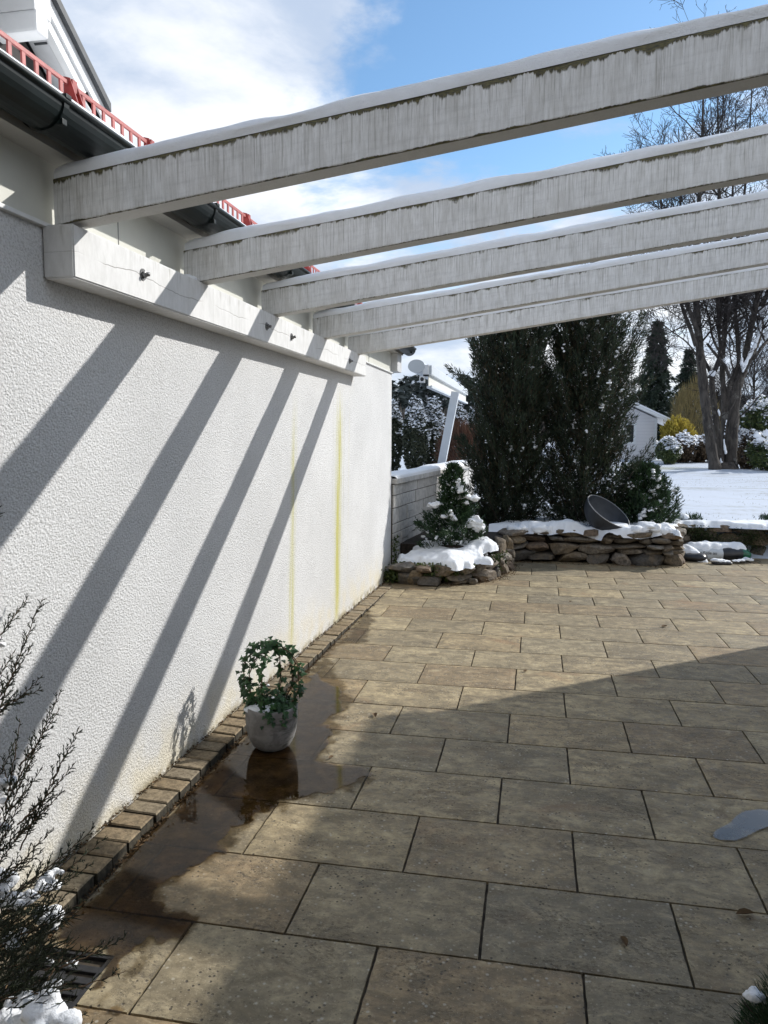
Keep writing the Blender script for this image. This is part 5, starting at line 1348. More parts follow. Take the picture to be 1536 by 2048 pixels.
def build_maple():
    DEP = 24.8; rng = random.Random(9)
    T = empty('bare_tree', at(1443, 941, DEP), 'large bare multi-stemmed tree with snow in its forks standing on the snowy lawn', 'tree')
    S = 300 / 1536.0
    def P(x, y, dd=0.0): return at(1236 + x * S, 590 + y * S, DEP + dd)
    mpx = DEP / FPX * S                                        # metres per crop pixel
    stems = [  # (points, widths in crop px, depth offset)
        ([(1000, 1800), (960, 1600), (925, 1350), (893, 1100), (872, 900), (845, 640), (822, 380), (806, 120), (800, -150), (815, -700), (850, -1300), (870, -1900), (885, -2500)], [125, 104, 92, 92, 96, 86, 76, 64, 58, 46, 34, 22, 8], -.35),
        ([(800, 520), (735, 330), (680, 190), (640, 60), (560, -300), (470, -700), (420, -1100), (390, -1500)], [44, 40, 38, 34, 28, 20, 13, 6], -.2),
        ([(825, 420), (770, 250), (715, 120), (680, 0), (640, -500), (640, -1100), (620, -1700)], [52, 48, 42, 36, 26, 16, 6], -.3),
        ([(1055, 1790), (1035, 1550), (1003, 1300), (978, 1080), (962, 930), (966, 820)], [84, 74, 68, 62, 60, 56], 0.),
        ([(966, 830), (915, 730), (885, 660), (862, 600)], [40, 34, 24, 16], 0.),
        ([(966, 830), (1010, 730), (1050, 600), (1052, 420), (1036, 200), (1028, 0), (1010, -500), (1040, -1200), (1020, -1900), (1030, -2600)], [46, 50, 54, 56, 52, 48, 40, 28, 16, 6], 0.),
        ([(1070, 1770), (1092, 1400), (1085, 1050), (1068, 800), (1076, 560), (1100, 350), (1114, 50), (1150, -500), (1180, -1200), (1210, -2000)], [80, 62, 58, 56, 48, 42, 38, 30, 20, 6], .3),
        ([(1160, 1800), (1165, 1550), (1185, 1300), (1205, 1050), (1240, 880), (1290, 760)], [122, 112, 104, 96, 92, 80], .1),
        ([(1120, 1500), (1135, 1150), (1160, 930), (1205, 790), (1238, 690), (1226, 480), (1208, 250), (1196, 20), (1210, -400), (1290, -1000), (1350, -1700), (1380, -2400)], [80, 76, 74, 60, 48, 44, 42, 38, 34, 26, 16, 6], .25),
        ([(1290, 770), (1310, 600), (1345, 420), (1378, 260), (1420, 60), (1440, -200), (1500, -700), (1590, -1300), (1640, -2000)], [70, 66, 62, 58, 54, 48, 36, 24, 8], .1),
        ([(1285, 780), (1360, 640), (1430, 480), (1468, 330), (1470, 200), (1500, 60), (1620, -300), (1760, -800), (1880, -1400)], [60, 54, 50, 46, 44, 42, 32, 20, 8], -.1),
        ([(1385, 660), (1470, 540), (1560, 430), (1700, 250), (1880, 0), (2050, -400)], [34, 34, 30, 26, 18, 8], -.2),
        ([(1145, 850), (1100, 740), (1055, 680), (985, 590), (910, 500)], [36, 34, 32, 28, 20], -.3),
        ([(1060, 610), (1000, 510), (960, 400), (935, 250), (900, 120), (870, 40), (800, -300), (740, -800)], [26, 24, 22, 20, 18, 16, 12, 5], -.15),
        ([(860, 265), (930, 262), (1010, 270)], [14, 16, 18], -.2),
        ([(1110, 400), (1160, 330), (1185, 250), (1205, 120)], [22, 20, 16, 12], .2),
        ([(1130, 390), (1175, 480), (1185, 560), (1150, 640)], [18, 16, 12, 6], .2),
        ([(1060, 1240), (1130, 1190), (1180, 1130), (1230, 1000)], [12, 10, 9, 5], -.4),
        ([(870, 760), (790, 600), (700, 480), (560, 380), (400, 260), (250, 150)], [18, 16, 14, 11, 8, 4], -.5),
        ([(840, 300), (700, 310), (560, 370), (470, 420)], [18, 14, 10, 5], -.6),
    ]
    m = MB(); polys = []
    for pts, w, dd in stems:
        k = len(pts); Q = [P(x, y, dd + (.5 * math.sin(i * .9 + dd * 9)) * (0 if y > 600 else .8)) for i, (x, y) in enumerate(pts)]
        # smooth
        q2, w2 = [], []
        for i in range(k - 1):
            p0, p1, p2, p3 = Q[max(i - 1, 0)], Q[i], Q[i + 1], Q[min(i + 2, k - 1)]
            for t in (0, .25, .5, .75):
                q2.append(.5 * ((2 * p1) + (p2 - p0) * t + (2 * p0 - 5 * p1 + 4 * p2 - p3) * t * t + (3 * p1 - p0 - 3 * p2 + p3) * t ** 3)); w2.append(w[i] + (w[i + 1] - w[i]) * t)
        q2.append(Q[-1]); w2.append(w[-1])
        q2[0] = q2[0] - Vector((0, 0, .12)) if pts[0][1] > 1700 else q2[0]
        rad = [x * mpx * .5 * (1 + .08 * math.sin(i * 1.7)) for i, x in enumerate(w2)]
        m.tube(q2, rad, 12); polys.append((q2, rad))
    # flared foot
    c = P(1075, 1800); m.lathe([(.62, -.12), (.50, .02), (.40, .14), (.30, .30)], (c.x, c.y, c.z - .02), 20)
    m.build('trunk', MAT['bark'], T)
    lim = MB(); tw = MB()
    for q2, rad in polys:
        Ltot = sum((q2[i + 1] - q2[i]).length for i in range(len(q2) - 1))
        if Ltot < 1.6: nb_ = 3
        else: nb_ = int(3 + Ltot * 2.3)
        for k in range(nb_):
            i = rng.randrange(int(len(q2) * .25), len(q2) - 1)
            if q2[i].z < 4.0 and rng.random() < .75: continue
            tg = (q2[i + 1] - q2[i]).normalized(); ax = tg.orthogonal().normalized(); ax.rotate(Matrix.Rotation(rng.uniform(0, 6.28), 3, tg))
            a = rng.uniform(.5, 1.05); d = tg * math.cos(a) + ax * math.sin(a)
            L = rng.uniform(1.0, 2.9) * (1.0 if q2[i].z > 6 else .75)
            r = min(rad[i] * .5, .013 * L + .006)
            o_ = []
            grow(lim, q2[i], d, L, r, 1, rng, [0], .16, None, .10, (.5, 1.0), .006, (6, 5, 4, 3, 3), o_)
            for pts, rd, lev in o_:
                for j in range(int(4 + L * 2.5)):
                    t = rng.uniform(.2, .98) * (len(pts) - 1); ii = min(int(t), len(pts) - 2); p_ = pts[ii].lerp(pts[ii + 1], t - ii)
                    tg2 = (pts[ii + 1] - pts[ii]).normalized(); ax2 = tg2.orthogonal().normalized(); ax2.rotate(Matrix.Rotation(rng.uniform(0, 6.28), 3, tg2))
                    a2 = rng.uniform(.5, 1.0)
                    grow(tw, p_, tg2 * math.cos(a2) + ax2 * math.sin(a2), rng.uniform(.35, 1.1), .010, 3, rng, [0, 0, 0, 4, 1], .14, 3, .12, (.5, 1.0), .0060, (6, 5, 4, 3, 3))
    lim.build('limbs', MAT['twig'], T); tw.build('twigs', MAT['twig'], T)
    # snow lodged in the forks and along leaning stems
    cs, rs = [], []
    def lay(qa, n, r0, off=.3, dd=-.25):
        for k in range(n):
            t = k / max(1, n - 1) * (len(qa) - 1); i = min(int(t), len(qa) - 2); p_ = Vector(P(*qa[i], dd)).lerp(Vector(P(*qa[i + 1], dd)), t - i)
            cs.append(tuple(p_)); rs.append((r0 * rng.uniform(.35, .75), r0 * .55, r0 * rng.uniform(.8, 1.6)))
    lay([(1285, 750), (1335, 640), (1400, 520), (1445, 400), (1462, 290)], 22, .085)
    lay([(1262, 680), (1280, 760), (1310, 700)], 7, .10)
    lay([(1455, 160), (1480, 190), (1510, 130)], 6, .11)
    lay([(940, 800), (965, 805), (985, 800)], 4, .08); lay([(1060, 690), (1085, 660), (1100, 700), (1130, 770)], 6, .065)
    lay([(1085, 1490), (1092, 1560), (1104, 1610)], 7, .065); lay([(1028, 1190), (1042, 1220)], 4, .06); lay([(910, 800), (920, 900), (950, 1130), (975, 1320)], 14, .028)
    lay([(1050, 1700), (1080, 1790), (1130, 1810)], 6, .08); lay([(1060, 300), (1055, 420), (1070, 500)], 5, .035); lay([(1110, 1290), (1090, 1420)], 5, .04)
    merge(blobs('snow_clumps', cs, rs, MAT['snow'], T, .6, 2.6, ICO2, .9), .022, 2)
build_maple()

def spruce(base, H, Rb, label, seed, group=None, n_wh=24, mat='spruce', snow=1.0):
    rng = np.random.default_rng(seed); global RNG; keep = RNG; RNG = rng
    B = np.array(base, float); T = empty('spruce_tree', base, label, 'conifer', group)
    m = MB(); m.tube([B - np.array([0, 0, .3]), B + np.array([0, 0, H * .98])], [.035 * H * .6, .02], 8); m.build('trunk', MAT['trunk'], T)
    PS, DS = [], []
    for w in range(n_wh):
        f = (w + rng.uniform(-.3, .3)) / n_wh; z = H * (.04 + .95 * f); rad = Rb * (1 - f) ** .8 * rng.uniform(.62, 1.15) + .12
        nb_ = 9 if f < .8 else 6
        for k in range(nb_):
            a = 2 * math.pi * k / nb_ + rng.uniform(-.4, .4); r = rad * rng.uniform(.7, 1.1); n = int(170 * (.35 + r / Rb))
            t = rng.uniform(.05, 1, n); od = np.array([math.cos(a), math.sin(a), 0])
            p_ = B + od * (r * t)[:, None] + np.array([0, 0, 1]) * (z + .18 * r * t - .50 * r * t ** 2)[:, None]
            side = np.array([-math.sin(a), math.cos(a), 0]) * (rng.normal(0, .13, n) * r * (1 - .6 * t))[:, None]
            PS.append(p_ + side + np.stack([rng.normal(0, .03, n), rng.normal(0, .03, n), -np.abs(rng.normal(0, .13, n))], 1) * (H / 8))
            DS.append(od * .8 + rng.normal(0, .5, (n, 3)) + np.array([0, 0, -.35]))
    PS = np.concatenate(PS); DS = np.concatenate(DS)
    V, F = sprigs(PS, DS, rng.uniform(.16, .34, len(PS)) * H / 8, .07 * H / 8); np_mesh('crown', V, F, MAT[mat], T)
    q = rng.choice(len(PS), int(len(PS) * .13)); q = q[fbm(PS[q] * 1.6, 3) > .52]
    if snow > 0:
        V, F = leafcards(PS[q] + np.array([0, 0, .07]), rng.normal(0, .4, (len(q), 3)) + np.array([.2, -.4, 1]), rng.uniform(.04, .10, len(q)) * H / 8 * snow); np_mesh('snow_clumps', V, F, MAT['snow'], T)
    RNG = keep
    return T
def onlawn(px, depth):
    p_ = at(px, 900, depth); return (p_.x, p_.y, Z_LAWN + max(0, p_.y - 45) * .004)
def H_of(py, px, depth): return at(px, py, depth).z - onlawn(px, depth)[2]
spruce(onlawn(1306, 48), H_of(636, 1306, 48), 1.75, 'taller dark spruce with snowy boughs rising behind the white shed', 31)
spruce(onlawn(1370, 56), H_of(692, 1370, 56), 1.75, 'shorter dark spruce between the shed spruce and the bare tree', 32)

def bush(name, c, rad, n, size, mat, label, cat_, snow=0.0, snow_mat='snow', seed=0, group=None, twigs=None, lumps=3.5, up=(0, -.3, .4), kind=None, snow_size=1.3, thr=.5, card=True, sprig_d=None, sprig_l=.2, lamp=.62):
    rng = np.random.default_rng(seed); global RNG; keep = RNG; RNG = rng
    c = np.array(c, float); rad = np.array(rad, float)
    T = empty(name, (c[0], c[1], c[2] - rad[2]), label, cat_, group)
    u = norm(rng.normal(size=(n, 3))); rr = rng.uniform(.55, 1.0, n) ** .5
    lump = .72 + lamp * (fbm(u * lumps * .6 + seed, 3) - .1) - (lamp - .62) * .35
    P = c + u * rad * (rr * lump)[:, None]
    P = P[P[:, 2] > c[2] - rad[2] * .98]
    if card: V, F = leafcards(P, norm(P - c) * .7 + rng.normal(0, .6, P.shape) + np.array(up), rng.uniform(.6, 1.3, len(P)) * size)
    else: V, F = sprigs(P, norm(P - c) * .6 + rng.normal(0, .35, P.shape) + np.array(sprig_d or (0, 0, 1)), rng.uniform(.5, 1.3, len(P)) * sprig_l, size)
    np_mesh('crown', V, F, MAT[mat], T)
    if twigs:
        m = MB(); r_ = random.Random(seed)
        for k in range(twigs):
            a = r_.uniform(0, 6.28); q = r_.uniform(0, .5)
            b0 = Vector((c[0] + math.cos(a) * rad[0] * q, c[1] + math.sin(a) * rad[1] * q, c[2] - rad[2] * 1.02)); a2 = a + r_.gauss(0, .4)
            e = Vector((c[0] + math.cos(a2) * rad[0] * .9, c[1] + math.sin(a2) * rad[1] * .9, c[2] + r_.uniform(-.2, .9) * rad[2]))
            md = b0.lerp(e, .5) + Vector((0, 0, rad[2] * .3)); m.tube([b0, md, e], [size * .28, size * .2, size * .06], 5, cap=False)
        m.build('stems', MAT['twig'], T)
    if snow > 0:
        w = fbm(P * (1.0 / max(rad) * 4.5) + 31, 3) + .42 * (P[:, 2] - c[2]) / rad[2] + .10 * norm(P - c)[:, 0]
        s_ = np.nonzero(w > thr + .25 - snow * .3)[0]
        s_ = s_[rng.random(len(s_)) < .8]
        V, F = leafcards(P[s_] + norm(P[s_] - c) * size * .5 + np.array([0, 0, size * .4]), rng.normal(0, .45, (len(s_), 3)) + np.array([.1, -.5, 1.0]), rng.uniform(.6, 1.3, len(s_)) * size * snow_size)
        np_mesh('snow_clumps', V, F, MAT[snow_mat], T)
    RNG = keep
    return T
def bpx(px0, px1, pytop, depth, pybot=None):
    """centre and radii of a shrub filling photo columns px0..px1 and rising to row pytop at a given distance"""
    g = onlawn((px0 + px1) / 2, depth); top = at((px0 + px1) / 2, pytop, depth).z; bot = g[2] if pybot is None else at((px0 + px1) / 2, pybot, depth).z
    rx = (px1 - px0) / 2 * depth / FPX; rz = (top - bot) / 2
    return (g[0], g[1], bot + rz), (rx, rx, rz)

# ---- shed ----------------------------------------------------------
def build_shed():
    dep = 36.0; g = onlawn(1298, dep)
    T = empty('garden_shed', g, 'white weatherboarded garden shed with snowy pitched roof behind the junipers', 'shed')
    # the gable end faces the terrace; right eave near px 1340
    W, D, He, Hr = 3.0, 2.6, at(1310, 838, dep).z - g[2], None
    xr = at(1312, 880, dep).x; xl = xr - W; y0 = g[1]; xm = (xl + xr) / 2; rise = .47
    m = MB(); m.prism([(xl, g[2] - .2), (xr, g[2] - .2), (xr, g[2] + He), (xm, g[2] + He + rise * W / 2), (xl, g[2] + He)], 'y', y0, y0 + D); m.build('wall', MAT['shed'], T)
    m = MB()
    for s in (-1, 1):
        ex = xm + s * (W / 2 + .72); ez = g[2] + He + .06 - rise * .72
        m.prism([(xm, g[2] + He + rise * W / 2 + .06), (ex, ez), (ex, ez + .13), (xm, g[2] + He + rise * W / 2 + .19)], 'y', y0 - .55, y0 + D + .4)
    r_ = m.build('roof', MAT['white'], T)
    m = MB()
    for s in (-1, 1):
        ex = xm + s * (W / 2 + .72); ez = g[2] + He + .06 - rise * .72
        m.prism([(xm, g[2] + He + rise * W / 2 + .195), (ex, ez + .135), (ex, ez + .19), (xm, g[2] + He + rise * W / 2 + .27)], 'y', y0 - .56, y0 + D + .4)
    m.build('roof_snow', MAT['snow'], r_)
    m = MB(); m.box(xr - .09, xr + .012, y0 - .014, y0 + .05, g[2] - .1, g[2] + He); m.build('corner_board', MAT['white'], T)
    xw = at(1268, 880, dep).x; zt = at(1268, 850, dep).z; zb = at(1268, 884, dep).z
    m = MB(); m.box(xw - .35, xw - .02, y0 - .018, y0 - .003, zb, zt); w = m.build('window', MAT['glass'], T)
    m = MB()
    for a in ((xw - .02, xw + .10, zb - .1, zt + .1), (xw - .47, xw - .35, zb - .1, zt + .1)): m.box(a[0], a[1], y0 - .03, y0 - .002, a[2], a[3])
    m.box(xw - .35, xw - .02, y0 - .03, y0 - .002, zt, zt + .1); m.box(xw - .35, xw - .02, y0 - .03, y0 - .002, zb - .1, zb)
    m.build('window_frame', MAT['white'], w)
build_shed()

# ---- planting along the far side of the lawn -----------------------
c, r = bpx(1322, 1386, 842, 35.0); bush('forsythia_bush', c, r, 7000, .050, 'yellow', 'yellow flowering forsythia bush beside the shed', 'shrub', .0, seed=41, twigs=40, lumps=6, card=False, sprig_l=.16, sprig_d=(0, 0, .9), lamp=1.1)
c, r = bpx(1310, 1362, 878, 31.0); bush('evergreen_shrub', c, r, 4200, .055, 'rhodo', 'dark green shrub with snow flecks between the shed corner and the brown hedge', 'shrub', .30, seed=42, lamp=1.0)
for k, (a, b_, top) in enumerate(((1338, 1392, 868), (1375, 1425, 872), (1408, 1440, 876))):
    c, r = bpx(a, b_, top, 32.5 + k * .4); bush('hedge_bush', c, (r[0], .9, r[2]), 3600, .060, 'hedgeb', ['brown leafy hedge bush under snow right of the forsythia', 'brown leafy hedge bush left of the bare tree trunk', 'narrow brown hedge bush half hidden behind the bare tree trunk'][k], 'shrub', .26, seed=43 + k, lamp=1.05, lumps=4.5, twigs=16, group='brown hedge behind the lawn')
c, r = bpx(1340, 1428, 768, 42.0); bush('willow_shrub', c, (r[0], 1.4, r[2]), 6000, .020, 'ochre', 'tall hazy ochre twiggy shrub behind the forsythia', 'shrub', 0, seed=47, card=False, sprig_l=.55, twigs=70, lumps=3.0, sprig_d=(0, 0, 1.3), lamp=1.2)
for k, (a, b_, top, dep) in enumerate(((1478, 1560, 800, 27.0), (1545, 1640, 812, 27.5))):
    c, r = bpx(a, b_, top, dep, 886); bush('evergreen_shrub', c, (r[0], 1.0, r[2]), 5200, .062, 'rhodo', ['sunlit snow-topped evergreen shrub right of the bare tree', 'snow-topped evergreen shrub farthest from the bare tree'][k], 'shrub', .45, seed=51 + k, twigs=10, lamp=1.05, lumps=4.5)
for k, (a, b_, top, dep) in enumerate(((1462, 1530, 862, 26.4), (1500, 1590, 868, 24.6))):
    c, r = bpx(a, b_, top, dep); bush('hedge_bush', c, (r[0], .8, r[2]), 4600, .050, 'hedgeb' if k == 0 else 'rhodo', ['dusky brown hedge bush with snow right behind the bare tree', 'dark evergreen hedge bush with snow pads, nearest of those beyond the lawn'][k], 'shrub', .38, seed=54 + k, twigs=14, lamp=1.05, lumps=4.5)
blobs('snow_pad', [at(1514, 872, 24.0), at(1520, 880, 24.0), at(1534, 868, 24.0)], [(.14, .1, .12), (.12, .1, .10), (.14, .1, .12)], MAT['snow'], bpy.data.objects['hedge_bush.004'], .5, 2.2, ICO2)
# thuja columns seen between the house corner and the post
for k, (px, w, top, dep) in enumerate(((783, 46, 805, 21.0), (831, 48, 801, 20.0), (868, 42, 798, 20.6), (915, 44, 806, 21.4), (952, 40, 806, 21.8))):
    c, r = bpx(px - w / 2, px + w / 2, top, dep, 955)
    bush('thuja_column', c, (r[0] * 1.12, r[0] * 1.12, r[2]), 5200, .040, 'thuja', ['snow-capped thuja column hard against the house corner', 'round-topped snowy thuja column under the awning cassette', 'snow-capped thuja column just left of the awning post', 'snowy thuja column just right of the awning post', 'snowy thuja column behind the left juniper'][k], 'conifer', .50, seed=61 + k, group='row of snowy thuja columns', lumps=5, snow_size=1.0, thr=.50)
c, r = bpx(880, 965, 852, 17.0, 960); bush('twiggy_shrub', c, (r[0], .6, r[2]), 5200, .012, 'redtwig', 'red-brown leafless shrub behind the end of the garden wall', 'shrub', 0, seed=67, card=False, sprig_l=.25, twigs=30, sprig_d=(0, 0, .8))

# bare trees beyond the hedge
def bare_tree(px, dep, pytop, label, seed, group=None, spread=.55):
    rng = random.Random(seed); g = onlawn(px, dep); H = H_of(pytop, px, dep)
    T = empty('bare_tree', g, label, 'tree', group)
    m = MB(); tw = MB(); o_ = []
    m.tube([Vector(g) - Vector((0, 0, .2)), Vector(g) + Vector((0, 0, H * .22)), Vector(g) + Vector((.1, 0, H * .5)), Vector(g) + Vector((.0, 0, H * .85))], [H * .020, H * .016, H * .010, H * .003], 7); m.build('trunk', MAT['bark'], T)
    for k in range(30):
        z = H * rng.uniform(.2, .85); a = rng.uniform(0, 6.28)
        d = Vector((math.cos(a) * spread, math.sin(a) * spread, rng.uniform(.45, 1.0)))
        grow(tw, Vector(g) + Vector((0, 0, z)), d, H * .36 * (1.15 - z / H * .7), H * .005, 1, rng, [0, 8, 7], .14, 4, .1, (.4, .9), .010, (6, 4, 3, 3, 3))
    tw.build('twigs', MAT['twig'], T)
for k, (px, dep, top, lab) in enumerate(((1500, 62, 690, 'fine-twigged bare tree beyond the hedge, just right of the bare trunk'), (1580, 60, 640, 'taller bare tree beyond the hedge, behind the snow-topped evergreens'), (1232, 70, 720, 'bare tree far behind the shed roof'), (1440, 66, 735, 'bare tree seen between the stems of the big bare tree'))):
    bare_tree(px, dep, top, lab, 71 + k)

# far wood: one mass of spruces on a rise
def build_forest():
    rng = np.random.default_rng(81); global RNG; keep = RNG; RNG = rng
    PS, DS, Ls = [], [], []
    for px0, px1, dep, y0, y1, n in ((560, 1120, 150, 748, 792, 150), (1100, 1720, 170, 792, 812, 110)):
        for k in range(n):
            px = rng.uniform(px0, px1); d = dep + rng.uniform(-14, 26); g = onlawn(px, d)
            top = at(px, rng.uniform(y0, y1), d).z + 0; base = g[2] - 1; H = top - base; Rb = H * rng.uniform(.16, .24)
            m = 420; f = rng.uniform(0, 1, m) ** .9; a = rng.uniform(0, 6.28, m); jag = .65 + .35 * np.abs(np.sin(f * 26 + k)); r = Rb * (1 - f) * jag * np.sqrt(rng.uniform(.2, 1, m))
            PS.append(np.stack([g[0] + np.cos(a) * r, g[1] + np.sin(a) * r, base + f * H - .1 * r], 1)); DS.append(np.stack([np.cos(a), np.sin(a), -.35 + 0 * a], 1) + rng.normal(0, .3, (m, 3)))
    PS = np.concatenate(PS); DS = np.concatenate(DS); V, F = sprigs(PS, DS, rng.uniform(1.0, 2.4, len(PS)), .62)
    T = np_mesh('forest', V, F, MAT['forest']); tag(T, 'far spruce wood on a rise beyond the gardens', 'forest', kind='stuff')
    q = rng.choice(len(PS), int(len(PS) * .10)); V, F = leafcards(PS[q] + np.array([0, -.4, .3]), rng.normal(0, .5, (len(q), 3)) + np.array([0, -.5, 1]), rng.uniform(.25, .6, len(q)))
    np_mesh('forest_snow', V, F, MAT['snow'], T)
    RNG = keep
    # grey-brown leafless thicket at the foot of the wood
    rngp = np.random.default_rng(82); RNG = rngp
    n = 16000; px = rngp.uniform(700, 1700, n); d = rngp.uniform(95, 120, n); P = []
    for x, dd in zip(px, d): P.append(at(x, 870, dd)[:])
    P = np.array(P); hmax = 1.6 + 2.6 * fbm(P * .06, 3); P[:, 2] = .4 + rngp.uniform(0, 1, n) ** .8 * hmax
    V, F = sprigs(P, rngp.normal(0, .3, (n, 3)) + np.array([0, 0, 1]), rngp.uniform(1.0, 2.2, n), .22)
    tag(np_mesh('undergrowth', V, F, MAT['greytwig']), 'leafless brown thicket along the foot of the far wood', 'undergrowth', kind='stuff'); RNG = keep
build_forest()

# grass poking through the thin snow, and two small snowy tufts on the wall edge
def build_grass():
    n = 26000; X = RNG.uniform(2.2, 16, n); Y = 10.8 + RNG.uniform(0, 1, n) ** .8 * 20; w = fbm(np.stack([X * .5, Y * 1.2, X * 0], -1), 4)
    k = w > .53; X, Y = X[k], Y[k]; Z = np.full(len(X), Z_LAWN + .0)
    V, F = sprigs(np.stack([X, Y, Z + (fbm(np.stack([X * .35, Y * .35, X * 0], -1), 3) - .5) * .10 - .004], 1), RNG.normal(0, .9, (len(X), 3)) + np.array([0, 0, .8]), RNG.uniform(.012, .036, len(X)), .005)
    tag(np_mesh('grass', V, F, MAT['ochre']), 'sparse grass tips poking through the thin snow of the lawn', 'grass', kind='stuff')
    for k, (px, py, lab) in enumerate(((1352, 1027, 'snowy dark tuft on the lawn edge above the mossy wall, left of its twin'), (1388, 1026, 'dark evergreen tuft on the lawn edge above the mossy wall'), (1534, 1032, 'small dark tuft on the mossy wall, farthest from the tall junipers'))):
        c = at(px, py, 10.6); n = 260
        P = np.array([c.x, c.y, Z_LAWN + .02]) + RNG.normal(0, 1, (n, 3)) * np.array([.055, .05, .02]); D = RNG.normal(0, .6, (n, 3)) + np.array([0, 0, 1.0])
        V, F = sprigs(P, D, RNG.uniform(.03, .085, n), .010); o = np_mesh('evergreen_plant', V, F, MAT['yew']); tag(o, lab, 'plant')
        if k == 0: blobs('tuft_snow', [(c.x + .09, c.y - .02, Z_LAWN + .04), (c.x + .02, c.y, Z_LAWN + .06)], [(.08, .06, .06), (.05, .05, .04)], MAT['snow'], o, .4, 2, ICO2)
build_grass()

